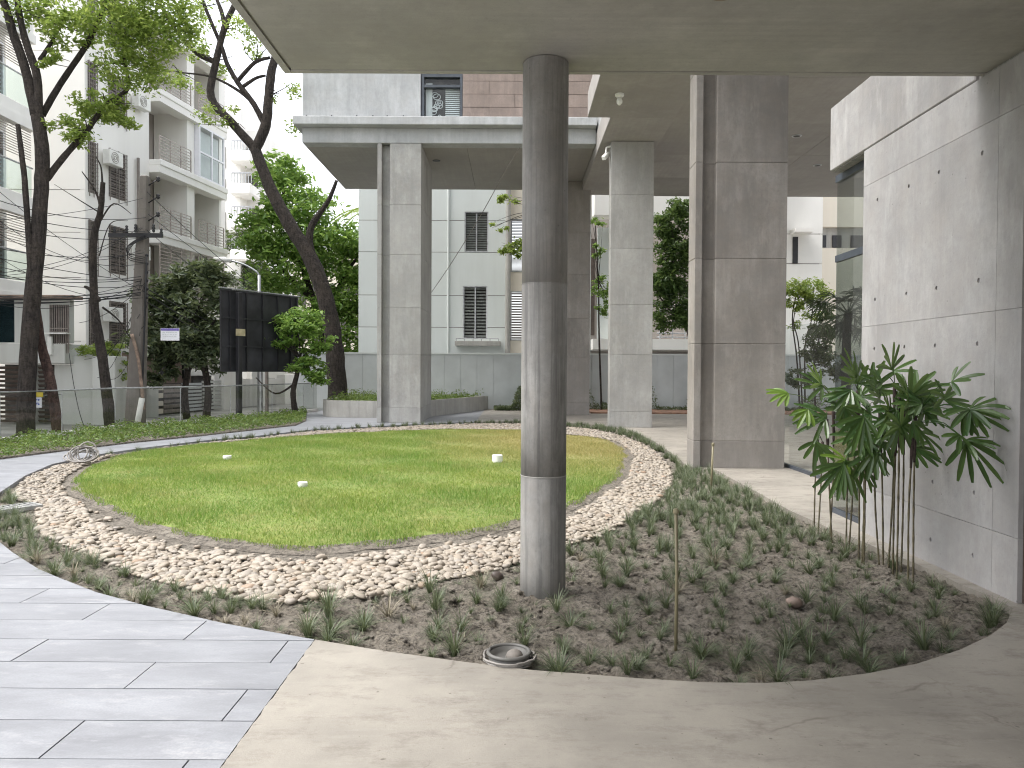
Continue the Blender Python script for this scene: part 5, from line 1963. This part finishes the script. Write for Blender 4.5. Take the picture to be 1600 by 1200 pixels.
# ------------------------------------------------------------------ left street: buildings
# balcony block (facade rotated about 8 degrees)
du = Vector((0.146, 0.989, 0))
nv_ = Vector((0.989, -0.146, 0))
OB = Vector((-16.15, 29.0, 0))


def FBk(u, w, z):
    p = OB + du * u + nv_ * w
    return (p.x, p.y, z)


def u_at(px):
    d = ray(px, 578)
    k = d.x / d.y
    # (OB.x + du.x*u) = k * (OB.y + du.y*u)
    return (k * OB.y - OB.x) / (du.x - k * du.y)


blk = thing('balcony_building', 'white apartment block with stacked balconies and grilled windows on the left street', 'building', OB)
UE = u_at(341)
FL = [-0.35, 1.4, 4.4, 7.4, 10.4, 13.4, 16.4]
u1a, u1b = u_at(139), u_at(152.5)
u2a, u2b = u_at(171), u_at(198)
uba, ubb, ubc = u_at(234), u_at(291), u_at(339)
wins = []
for f in FL[1:6]:
    wins.append((u1a, u1b, f + .75, f + 2.72))
    wins.append((u2a, u2b, f + .85, f + 2.75))
holed_wall(blk, FBk, 0, uba, -.35, 17, wins, M['white'])
for (a, b2, z0, z1) in wins:
    wdw = louvre_window(blk, FBk, a, b2, z0, z1, M['grille'], 18, True, M['grille'], .12)
    m_ = MB()
    for k in range(13):
        z = z0 + (z1 - z0) * (k + .5) / 13
        m_.fbox(FBk, a - .02, b2 + .02, .05, .065, z, z + .022)
    for u in (a, (a + b2) / 2, b2 - .03):
        m_.fbox(FBk, u, u + .03, .045, .07, z0 - .15, z1)
    m_.build('grille', M['grille'], wdw)
# end wall facing the garden, in joint-divided panels
zz = [-.35, 2.5, 4.9, 6.6, 8.2, 10.6, 13.4, 17]
FE = lambda u, w, z: (OB.x - u, OB.y - w, z)
for a, b2 in zip(zz, zz[1:]):
    MB().fbox(FE, 0.02, 6, -.2, 0, a + .012, b2 - .012).build('end_panel', M['white'], blk)
MB().fbox(FE, 0.1, 6, -.3, -.03, -.35, 17).build('end_core', M['grille'], blk)
MB().fbox(FBk, 0.21, uba, -6, -.5, -.35, 17).build('core', M['interior'], blk)
# balconies
for fi, f in enumerate(FL[1:6]):
    MB().fbox(FBk, uba + .001, ubc + .1, -1.6, .55, f - .25, f).build('balcony_slab', M['white'], blk, bevel=.02)
    MB().fbox(FBk, uba + .02, ubc, -1.55, -1.45, f, f + 2.74).build('balcony_back', M['room'], blk)
    MB().fbox(FBk, uba + .25, uba + .9, -1.449, -1.42, f + .02, f + 2.15).build('balcony_door', M['brown'], blk)
    MB().fbox(FBk, ubb + .35, ubb + 1.3, -1.449, -1.42, f + .02, f + 2.15).build('balcony_door', M['brown'], blk)
    MB().fbox(FBk, ubb - .30, ubb + .30, -1.4, .25, f, f + 2.75).build('balcony_pier', M['white'], blk)
    MB().fbox(FBk, ubc - .12, ubc + .08, -1.4, .2, f, f + 2.75).build('balcony_pier', M['white'], blk)
    MB().fbox(FBk, uba + .001, ubc + .1, -.1, .5, f + 2.45, f + 2.749).build('balcony_lintel', M['white'], blk)
    full = fi <= 1
    for bay, (ua, ub2) in enumerate(((uba + .05, ubb - .32), (ubb + .32, ubc - .14))):
        if fi == 3 and bay == 1:
            # glazed-in balcony with white frames
            m_ = MB()
            for u in (ua, (ua + ub2) / 2 - .04, ub2 - .08):
                m_.fbox(FBk, u, u + .08, .42, .5, f, f + 2.45)
            for z in (f, f + 1.15, f + 2.37):
                m_.fbox(FBk, ua + .08, (ua + ub2) / 2 - .04, .42, .5, z, z + .08).fbox(FBk, (ua + ub2) / 2 + .04, ub2 - .08, .42, .5, z, z + .08)
            m_.fbox(FBk, ua, ua + .07, -.1, .42, f, f + 2.45)
            wfr = m_.build('window', M['paper'], blk)
            MB().fbox(FBk, ua + .08, ub2 - .08, .45, .46, f + .08, f + 2.37).build('pane', M['glass'], wfr)
            MB().fbox(FBk, ua + .1, ub2 - .1, .2, .22, f + .1, f + 2.3).build('curtain', M['sheet'], wfr)
            continue
        m_ = MB()
        top = f + (2.4 if full else 1.0)
        nb = 17 if full else 8
        for k in range(nb):
            z = f + .08 + (top - f - .08) * k / (nb - 1)
            m_.fbox(FBk, ua, ub2, .44, .465, z, z + .03)
        nu = 4
        for k in range(nu):
            u = ua + (ub2 - ua) * k / (nu - 1)
            m_.fbox(FBk, u - .02, u + .02, .43, .475, f, top)
        m_.build('balcony_railing', M['grille_light'], blk)
MB().fbox(FBk, uba, ubc + .1, -1.6, .3, 16.15, 16.5).build('roof_slab', M['white'], blk)
MB().fbox(FBk, uba, ubc, -6, -1.6, -.35, 17).build('core', M['room'], blk)
MB().fbox(FBk, uba - .01, uba + .05, -1.55, -.21, -.3, 17).build('balcony_cheek', M['white'], blk)
MB().fbox(FBk, uba + .05, ubc, -1.45, -.3, -.35, 1.14).build('ground_floor', M['interior'], blk)
MB().fbox(FBk, ubc + .1, ubc + 3, -6, -1.2, -.35, 17).build('side_bay', M['white'], blk)
m_ = MB().tube([FBk(u_at(213), .12, -.3), FBk(u_at(213), .12, 10.2)], .06, 8).build('drain_pipe', M['grille'], blk)

def ac_unit(root, F, u, z, w0=.02):
    acb = MB().fbox(F, u, u + .8, w0 + .08, w0 + .4, z, z + .56).build('air_conditioner', M['pvc'], root, bevel=.02)
    c = F(u + .3, w0 + .405, z + .28)
    m2 = MB()
    for k in range(3):
        r2 = .07 + .07 * k
        m2.tube([F(u + .3 + r2 * math.cos(a * math.pi / 8), w0 + .41, z + .28 + r2 * math.sin(a * math.pi / 8)) for a in range(17)], .008, 4, False)
    m2.build('fan_grille', M['grille'], acb)


ac_unit(blk, FBk, u_at(203), 6.0)
ac_unit(blk, FBk, u_at(158), 9.4)
ac_unit(blk, FBk, u_at(157), 3.3)
ac_unit(blk, FBk, u_at(204), 12.2)

# nearest left building with green glass balconies
nb_ = thing('corner_building', 'white building with green glass balconies at the left edge', 'building', (-17.5, 24, 0))
FN = lambda u, w, z: (-17.6 + w + 0.0 * u, u, z)
MB().fbox(FN, 12, 26.7, -5, 0, 2.2, 17).build('wall', M['white'], nb_)
for f in (4.4, 7.35, 10.35, 13.35):
    MB().fbox(FN, 12, 26.6, .001, 1.05, f - .45, f - .02).build('balcony_slab', M['white'], nb_, bevel=.02)
    MB().fbox(FN, 12, 26.6, .9, 1.12, f - .75, f - .451).build('drop_beam', M['white'], nb_)
    for k in range(6):
        ua = 14.4 + k * 2.02
        MB().fbox(FN, ua, ua + 1.98, 1.0, 1.012, f, f + .95).build('glass_panel', M['greenglass'], nb_)
        MB().fbox(FN, ua - .03, ua, .98, 1.03, f, f + 1.0).build('post', M['steel'], nb_)
    MB().tube([FN(12, 1.0, f + .99), FN(26.55, 1.0, f + .99)], .03, 8).build('handrail', M['steel'], nb_)
    for k in range(5):
        ua = 14.6 + k * 2.5
        louvre_window(nb_, lambda u, w, z: FN(u, w + .15, z), ua, ua + 1.8, f + .1, f + 2.2, M['grille'], 14, True, M['alu'])
    # shutters on the upper side of each opening
    m_ = MB()
    for k in range(12):
        m_.fbox(FN, 12, 26.5, .96, .99, f + 1.25 + k * .085, f + 1.27 + k * .085)
    m_.build('shading_bars', M['grille_light'], nb_)
# low projecting room with a barred window
Yr = 24.6
FRm = lambda u, w, z: (u, Yr - w, z)
rmx = lambda px: P(px, 578, Yr).x
rmz = lambda py: P(40, py, Yr).z
a, b2 = rmx(80), rmx(108)
wn_ = (a, b2, rmz(553), rmz(476))
holed_wall(nb_, FRm, rmx(-60), rmx(110), rmz(536), rmz(468), [(rmx(-60) + .3, rmx(23), rmz(535), rmz(463) - .1), (a, b2, rmz(535.5), rmz(476))], M['grime'], 'room_wall')
MB().fbox(FRm, rmx(-60), rmx(105), -3.4, .12, rmz(568), rmz(537)).build('room_slab', M['grime'], nb_, bevel=.02)
MB().fbox(FRm, rmx(-60), rmx(122), -.3, .3, rmz(467), rmz(462)).build('room_roof', M['rust'], nb_)
MB().fbox(FRm, rmx(-60) + .3, rmx(22), -.15, -.13, rmz(535), rmz(470)).build('window_pane', M['blueglass'], nb_)
m_ = MB()
for k in range(9):
    u = a + (b2 - a) * k / 8
    m_.fbox(FRm, u - .018, u + .018, .02, .05, rmz(552), rmz(476))
m_.fbox(FRm, a, b2, .01, .06, rmz(514), rmz(512)).fbox(FRm, a, b2, .01, .06, rmz(520), rmz(518))
m_.build('window_bars', M['grille'], nb_)
MB().fbox(FRm, a - .05, b2 + .08, .05, .3, rmz(522), rmz(520)).build('window_shelf', M['pvc'], nb_)
MB().tube([FRm(rmx(83), .15, rmz(554)), FRm(rmx(83), .15, rmz(526))], .08, 10).build('white_pipe', M['pvc'], nb_)
MB().fbox(FRm, rmx(-60), rmx(74), -2.2, -2.1, -.35, rmz(569)).build('garage_back', M['interior'], nb_)
m_ = MB()
z = -.3
while z < rmz(571):
    for (ua, ub2) in ((rmx(-60), rmx(21)), (rmx(46), rmx(73))):
        m_.hexa([FRm(ua, -.5, z), FRm(ub2, -.5, z), FRm(ub2, -.58, z), FRm(ua, -.58, z), FRm(ua, -.42, z + .09), FRm(ub2, -.42, z + .09), FRm(ub2, -.5, z + .09), FRm(ua, -.5, z + .09)])
    z += .145
m_.build('garage_shutter', M['brown'], nb_)
MB().fbox(FRm, rmx(21) + .01, rmx(46) - .01, -.8, -.3, -.35, rmz(569)).build('garage_pier', M['grime'], nb_)

# white compound wall with a planting on top
cw = thing('compound_wall', 'weathered white compound wall behind the thin bare trunk', 'wall', (rmx(110), 24.4, -.35))
MB().fbox(FRm, rmx(75), rmx(146), -.6, -.35, -.35, rmz(570)).fbox(FRm, rmx(105), rmx(146), -.6, -.35, rmz(570), rmz(556)).build('wall', M['grime'], cw)
MB().fbox(FRm, rmx(146), rmx(182), -.7, .1, -.35, rmz(556)).build('pier', M['grime'], cw, bevel=.02)
MB().fbox(FRm, rmx(163), rmx(170), .1, .14, rmz(588), rmz(570)).build('meter_box', M['grille'], cw)
c = P(152, 548, 24.8)
cl = [(c, (.65, .3, .16), 900), (P(175, 545, 24.8), (.4, .3, .2), 450), (P(186, 575, 25), (.3, .3, .4), 420)]
tree('wall_shrub', 'yellow-green shrub spilling over the weathered compound wall', M['leaf_light'], M['bark'], [([Vector((c.x, 24.9, c.z - .25)), c, P(175, 540, 24.8)], .03, .015)], [], cl, .12, 'shrub')

# street front of the balcony block: gates and stone-clad wall along the street
sf = thing('street_front', 'street wall with slatted gates and stone cladding below the balcony block', 'wall', (-13.6, 30, -.35))
OS = Vector((P(184, 578, 27.0).x, 27.0, 0))


def FS(u, w, z):
    p = OS + du * u + nv_ * w
    return (p.x, p.y, z)


def us(px):
    d = ray(px, 578)
    k = d.x / d.y
    return (k * OS.y - OS.x) / (du.x - k * du.y)


def gate(px0, px1, z1, mat, step=.13, vert=False):
    m_ = MB()
    a, b2 = us(px0), us(px1)
    if vert:
        n_ = max(3, int((b2 - a) / .12))
        for k in range(n_ + 1):
            u = a + (b2 - a) * k / n_
            m_.fbox(FS, u, u + .04, -.02, .02, -.3, z1)
    else:
        z = -.25
        while z < z1:
            m_.fbox(FS, a, b2, -.03, .03, z, z + step * .62)
            z += step
    m_.build('gate', mat, sf)
    MB().fbox(FS, a, b2, -.4, -.35, -.35, z1).build('gate_dark', M['interior'], sf)


gate(188, 200, .75, M['sheet'])
MB().fbox(FS, us(200), us(224), -.2, .05, -.35, .9).build('wall', M['stonewall'], sf)
MB().fbox(FS, us(224), us(243), -.2, .12, -.35, .8).build('pier', M['grime'], sf)
gate(244, 254, .85, M['cream'], .3)
gate(255, 283, .85, M['grille'], .2)
gate(284, 314, .85, M['sheet'], .15)
gate(316, 345, 1.0, M['grime'], .16)
MB().fbox(FS, us(345), us(372), -.3, .15, -.35, 1.9).build('pier', M['white'], sf)
gate(374, 402, 1.0, M['white'], .3, True)
MB().fbox(FS, us(403), us(412), -.3, .15, -.35, 1.6).build('pier', M['white'], sf)
gate(413, 440, 1.0, M['white'], .3, True)
MB().fbox(FS, us(441), us(470), -.3, .15, -.35, 1.2).build('wall', M['white'], sf)
MB().fbox(FS, us(250), us(344), -1.6, -1.4, .86, 2.1).build('stone_wall', M['stonewall'], sf)
for a, b2 in ((253, 271), (296, 309), (331, 340)):
    MB().fbox(FS, us(a), us(b2), -1.39, -1.3, 1.05, 1.9).build('opening', M['dark'], sf)
MB().fbox(FS, us(248), us(344), -1.7, -1.0, 2.1, 2.25).build('canopy', M['grime'], sf)

# far buildings down the street
fb = thing('far_building', 'far white building with a rounded balcony down the street', 'building', (-15, 52, 0))
FF = lambda u, w, z: (u, 50 - w, z)
fx = lambda px: P(px, 578, 50).x
fz = lambda py: P(370, py, 50).z
MB().fbox(FF, fx(300), fx(376), -8, 0, -.35, fz(150)).build('wall', M['white'], fb)
MB().fbox(FF, fx(376), fx(402), -8, -1.2, -.35, fz(195)).build('wall', M['white'], fb)
for py in (308, 258, 360, 410):
    MB().fbox(FF, fx(366), fx(399), -1, .8, fz(py), fz(py - 18)).build('balcony_wall', M['white'], fb, bevel=.1)
    MB().fbox(FF, fx(378), fx(394), -1.19, -1.1, fz(py - 19), fz(py - 40)).build('window', M['interior'], fb)
    MB().fbox(FF, fx(345), fx(353), .001, .08, fz(py + 5), fz(py - 28)).build('window', M['interior'], fb)
    m_ = MB()
    for k in range(8):
        u = fx(368) + (fx(398) - fx(368)) * k / 7
        m_.fbox(FF, u - .02, u + .02, .6, .64, fz(py - 18), fz(py - 34))
    m_.fbox(FF, fx(368), fx(398), .58, .66, fz(py - 33), fz(py - 35))
    m_.build('railing', M['steel'], fb)
fb2 = thing('far_building', 'far cream building glimpsed above the billboard', 'building', (-14, 66, 0))
a, b2 = P(405, 578, 64).x, P(600, 578, 64).x
MB().box(a, b2, 64, 72, -.35, P(430, 395, 64).z).build('wall', M['cream'], fb2)
for k in range(8):
    for j in range(3):
        u = a + .8 + k * 1.2
        MB().box(u, u + .7, 63.93, 63.999, .8 + j * 3, 2.6 + j * 3).build('window', M['interior'], fb2)
MB().box(a - .3, b2, 63.6, 72, P(430, 395, 64).z, P(430, 395, 64).z + .4).build('roof', M['white'], fb2)
wl2 = thing('street_wall', 'white street wall behind the billboard post', 'wall', (-12, 42, 0))
a, b2 = P(395, 578, 42).x, P(560, 578, 42).x
k = a
while k < b2:
    MB().box(k, k + 1.96, 42, 42.25, -.35, 1.7).build('wall_panel', M['white'], wl2)
    MB().box(k + 1.965, k + 2.19, 41.9, 42.3, -.35, 1.95).build('pier', M['white'], wl2)
    k += 2.2
# brown-roofed building scrap with palm fronds left of the deep pier
sb = thing('far_building', 'far brown and white building end showing beside the deep pier', 'building', (-8.5, 44, 0))
u0, u1 = P(578, 300, 44).x, P(640, 300, 44).x
MB().box(u0, u1, 44, 48, P(590, 326, 44).z, P(590, 305, 44).z).build('brown_band', M['brown'], sb)
MB().box(u0 + .1, u1, 44.2, 48, -.35, P(590, 327, 44).z).build('wall', M['cream'], sb)
fpt = thing('coconut_palm', 'distant palm with drooping fronds left of the deep pier', 'palm', (P(578, 600, 40).x, 40, -.35))
top = P(586, 335, 40)
MB().tube([Vector((top.x, 40, -.36)), Vector((top.x + .1, 40, 4)), top], [.2, .16, .12], 8).build('trunk', M['bark'], fpt, smooth=True)
for k in range(12):
    a = k / 12 * 6.283
    d = Vector((math.cos(a), math.sin(a), .5))
    m_ = MB()
    pts = [top + d * (2.2 * t) + Vector((0, 0, -1.6 * t * t)) for t in (0, .2, .4, .6, .8, 1)]
    m_.tube(pts, .02, 4)
    s_ = Vector((-d.y, d.x, 0)).normalized()
    for t in np.linspace(.1, 1, 26):
        c = top + d * (2.2 * t) + Vector((0, 0, -1.6 * t * t))
        for sg in (-1, 1):
            e = c + s_ * sg * .42 * (1.1 - .7 * t) + Vector((0, 0, -.25)) + d * .15
            m_.add([c, c + d * .05, e], [(0, 1, 2)])
    m_.build('frond', M['leaf_light'], fpt)

# ------------------------------------------------------------------ utility pole, wires, billboard, lamps, signs
Yp = 23.0
pt0, pt1 = P(211, 690, Yp), P(227, 275, Yp)
pt0.z = -.36
up_ = thing('utility_pole', 'tapered weathered concrete utility pole with black insulators', 'pole', pt0)
m_ = MB()
a, b2 = pt0, pt1
w0, w1 = .23, .115
m_.hexa([a + Vector((-w0, -w0, 0)), a + Vector((w0, -w0, 0)), a + Vector((w0, w0, 0)), a + Vector((-w0, w0, 0)), b2 + Vector((-w1, -w1, 0)), b2 + Vector((w1, -w1, 0)), b2 + Vector((w1, w1, 0)), b2 + Vector((-w1, w1, 0))])
m_.build('shaft', M['poleconc'], up_, bevel=.03)
for py in (300, 330, 362, 395, 428):
    c = pt0.lerp(pt1, (690 - py) / (690 - 275))
    w_ = .235 + (.115 - .235) * (690 - py) / (690 - 275)
    MB().box(c.x - w_, c.x + w_, c.y - w_, c.y + w_, c.z - .02, c.z + .02).build('band', M['poleconc'], up_)
ca = P(222, 367, Yp - .25)
MB().box(P(175, 368, Yp).x, P(258, 368, Yp).x, Yp - .22, Yp - .12, ca.z - .06, ca.z + .06).build('cross_arm', M['dark'], up_)
for (px, py) in ((179, 362), (198, 360), (212, 358), (240, 358), (252, 365)):
    c = P(px, py, Yp - .17)
    MB().lathe((c.x, c.y, c.z - .1), [(.02, 0), (.05, .05), (.03, .09), (.055, .13), (.03, .17), (.045, .22), (.01, .26)], 8).build('insulator', M['dark'], up_, smooth=True)
for py in (280, 307, 335):
    c = P(247, py, Yp)
    MB().lathe((c.x, c.y, c.z - .08), [(.02, 0), (.065, .05), (.04, .08), (.065, .12), (.02, .16)], 8).tube([c, P(232, py + 10, Yp)], .018, 5).build('insulator', M['dark'], up_, smooth=True)
for py in range(400, 470, 13):
    c = P(232, py, Yp)
    MB().lathe((c.x, c.y - .1, c.z - .05), [(.02, 0), (.05, .04), (.05, .07), (.02, .1)], 8).build('insulator', M['dark'], up_, smooth=True)
for k in range(4):
    pts = [P(235 - k, 362 + k * 3, Yp - .2), P(202 + 2 * k, 382, Yp - .3), P(200, 395 + 3 * k, Yp - .3), P(226, 402 + 3 * k, Yp - .2)]
    MB().tube(catmull(pts, 5), .012, 5).build('jumper', M['wire'], up_)
pts = [P(206, 522, Yp - .3), P(216, 560, Yp - .3), P(222, 610, Yp - .3), P(224, 640, Yp - .3)]
MB().tube(catmull(pts, 5), .05, 7).build('conduit', M['rust'], up_, smooth=True)
MB().tube([P(222, 622, Yp - .35), P(212, 676, Yp - .35)], .085, 8).build('conduit', M['pvc'], up_, smooth=True)
MB().tube([P(229, 400, Yp - .2), P(227, 470, Yp - .2), P(224, 560, Yp - .25), P(222, 610, Yp - .3)], .03, 6).build('conduit', M['wire'], up_, smooth=True)


def wire(p, q, sag, r, name='overhead_cable', label='black overhead cable strung across the street to the utility pole', group='overhead cables on the street side', mat='wire'):
    p, q = Vector(p), Vector(q)
    pts = [p.lerp(q, t) + Vector((0, 0, -sag * 4 * t * (1 - t))) for t in np.linspace(0, 1, 13)]
    o = MB().tube(pts, r, 5).build(name, M[mat], None)
    return tag(o, label, 'cable', group)


att = [(222, 455), (222, 462), (221, 470), (222, 448)]
for k, (py0, py1, r_) in enumerate(((455, 452, .013), (459, 457, .017), (463, 461, .013), (467, 459, .010))):
    wire(P(-60, py0 + 4, Yp - 4), P(220, py1, Yp - .25), .15, r_, label='thick black bundled cable running left from the pole above the railing', group='thick bundled cables left of the pole')
for k, (x0_, y0_, x1_, y1_) in enumerate(((-40, 395, 220, 440), (-40, 405, 220, 432), (-40, 428, 222, 436), (-40, 418, 222, 446), (-40, 380, 225, 395), (-40, 300, 228, 340), (-40, 320, 226, 362), (-40, 345, 224, 372))):
    wire(P(x0_, y0_, Yp - 4), P(x1_, y1_, Yp - .2), rnd.uniform(.05, .3), .010, label='thin overhead wire crossing the tall left tree', group='thin overhead wires left of the pole')
for (x0_, y0_, x1_, y1_, r_) in ((224, 455, 470, 575, .016), (224, 448, 480, 560, .014), (230, 360, 480, 520, .010), (230, 300, 470, 500, .010), (226, 470, 480, 590, .014), (232, 335, 480, 500, .009)):
    wire(P(x0_, y0_, Yp - .2), P(x1_, y1_, 36), rnd.uniform(.2, .6), r_, label='thin overhead wire running from the pole down the street', group='overhead wires right of the pole')
for k in range(9):
    wire(P(-40, rnd.uniform(250, 470), Yp - rnd.uniform(2, 5)), P(222 + rnd.uniform(-3, 8), rnd.uniform(300, 470), Yp - .22), rnd.uniform(.1, .7), .008, label='thin overhead wire crossing the tall left tree', group='thin overhead wires left of the pole')
for k in range(7):
    p_ = P(222 + rnd.uniform(-4, 10), rnd.uniform(400, 520), Yp - .25)
    q_ = P(rnd.uniform(110, 205), rnd.uniform(480, 600), 24.2)
    wire(p_, q_, rnd.uniform(.2, .8), .008, label='slack service wire drooping from the pole to the compound wall', group='slack service wires by the pole')
wire(P(108, 552, 24.2), P(138, 676, 21.5), .5, .012, label='loose cable drooping over the compound wall', group='drooping cables')

# billboard seen from the back
Yb = 22.7
A, B = P(344, 452, Yb), P(463, 472, Yb + 2.6)
Az, Bz = P(345, 580, Yb).z, P(466, 582, Yb + 2.6).z
bbd = thing('billboard', 'black back of a billboard on a post behind the glass railing', 'billboard', (P(363, 658, Yb).x, Yb, 0))
dv = Vector((B.x - A.x, B.y - A.y, 0)).normalized()
Lb = math.hypot(B.x - A.x, B.y - A.y)
nb2 = Vector((-dv.y, dv.x, 0))
top_, bot_ = A.z, Az


def FBB(u, w, z):
    p = Vector((A.x, A.y, 0)) + dv * u - nb2 * w
    return (p.x, p.y, z)


cols = [0, .32, .95, 1.58, 2.2, 2.75, Lb]
rows = [bot_, bot_ + (top_ - bot_) * .31, bot_ + (top_ - bot_) * .66, top_]
for a, b2 in zip(cols, cols[1:]):
    for z0, z1 in zip(rows, rows[1:]):
        MB().fbox(FBB, a + .004, b2 - .004, -.02, 0, z0 + .004, z1 - .004).build('panel', M['board'], bbd)
for u in cols:
    MB().fbox(FBB, u - .02, u + .02, .001, .05, bot_, top_).build('rib', M['dark'], bbd)
for z in rows:
    MB().fbox(FBB, 0, Lb, .051, .085, z - .018, z + .018).build('rail', M['board'], bbd)
pu = .55
MB().fbox(FBB, pu - .075, pu + .075, .09, .22, 0.004, top_ - .05).build('post', M['dark'], bbd, bevel=.008)
MB().fbox(FBB, pu - .17, pu + .17, .221, .235, P(363, 524, Yb).z, P(363, 513, Yb).z).build('plate', M['tan'], bbd)
MB().tube([FBB(-.1, .05, top_ + .05), FBB(Lb + .1, .05, top_ + .04)], .02, 6).build('top_tube', M['steel'], bbd)

# street lamp arm above the billboard
sl = thing('street_lamp', 'grey street lamp with a curved arm above the billboard', 'street lamp', (P(405, 640, 30).x, 30, -.36))
MB().tube([Vector((P(405, 640, 30).x, 30, -.36)), P(405, 520, 30), P(405, 430, 30)], .07, 8).build('post', M['steel'], sl, smooth=True)
MB().tube(catmull([P(405, 432, 30), P(400, 424, 30), P(378, 412, 30), P(350, 405, 30)], 5), .04, 7).build('arm', M['steel'], sl, smooth=True)
c0, c1 = P(362, 407, 30), P(334, 404, 30)
MB().tube([c0, c0.lerp(c1, .5), c1], [.07, .11, .05], 8).build('lamp_head', M['pvc'], sl, smooth=True)
for (px, lab) in ((408, 'slim grey street post right of the billboard post'), (417, 'slim dark street post beside the slim grey one')):
    b = P(px, 650, 26)
    tag(MB().lathe((b.x, 26, -.36), [(.09, 0), (.09, .05), (.06, .06), (.055, 2.3), (.02, 2.32)], 10).build('street_post', M['steel'] if px < 410 else M['grille'], smooth=False), lab, 'post')

# notices
c0, c1 = P(251, 532, 22.4), P(280, 513, 22.4)
sg = thing('notice_board', 'small white notice with a purple heading hanging on the dark tree', 'sign', ((c0.x + c1.x) / 2, 22.4, c0.z))
MB().box(c0.x, c1.x, 22.4, 22.42, c0.z, c1.z).build('board', M['paper'], sg)
MB().box(c0.x + .01, c1.x - .01, 22.394, 22.399, c1.z - .07, c1.z - .005).build('heading', M['purple'], sg)
m_ = MB()
for k in range(3):
    x = c0.x + .06
    while x < c1.x - .1:
        L = rnd.uniform(.03, .08)
        m_.box(x, x + L, 22.396, 22.399, c1.z - .13 - .055 * k, c1.z - .115 - .055 * k)
        x += L + .02
m_.build('text_lines', M['sheet'], sg)
MB().tube([((c0.x + c1.x) / 2, 22.43, c1.z), ((c0.x + c1.x) / 2 + .05, 23.2, c1.z + .5)], .006, 4).build('hanger', M['wire'], sg)
for (a, b2, c, d_, mat, nm, lab) in ((48, 67, 620, 613, 'yellow', 'yellow_sign', 'small yellow sign on the garage front'), (48, 65, 637, 621, 'paper', 'blue_sign', 'small white sign with blue lettering under the yellow one')):
    p0, p1 = P(a, c, 23.4), P(b2, d_, 23.4)
    sg = thing('wall_sign', lab, 'sign', ((p0.x + p1.x) / 2, 23.4, p0.z))
    MB().box(p0.x, p1.x, 23.4, 23.42, p0.z, p1.z).build('board', M[mat], sg)
    if mat == 'paper':
        m_ = MB()
        for k in range(2):
            x = p0.x + .03
            z = p1.z - .11 - .12 * k
            m_.box(x, p1.x - .03 - .06 * k, 23.39, 23.399, z + .055, z + .07)
            while x < p1.x - .08:
                m_.box(x, x + .015, 23.39, 23.399, z, z + .055)
                m_.box(x + .015, x + .045, 23.39, 23.399, z + rnd.choice((0, .02, .03)), z + rnd.choice((.03, .04)) + .008)
                x += .065
        m_.build('lettering', M['blue'], sg)
    else:
        MB().box(p0.x + .05, p0.x + .07, 23.421, 24.9, p0.z + .02, p0.z + .04).build('bracket', M['steel'], sg)
print('objects', len(bpy.data.objects))
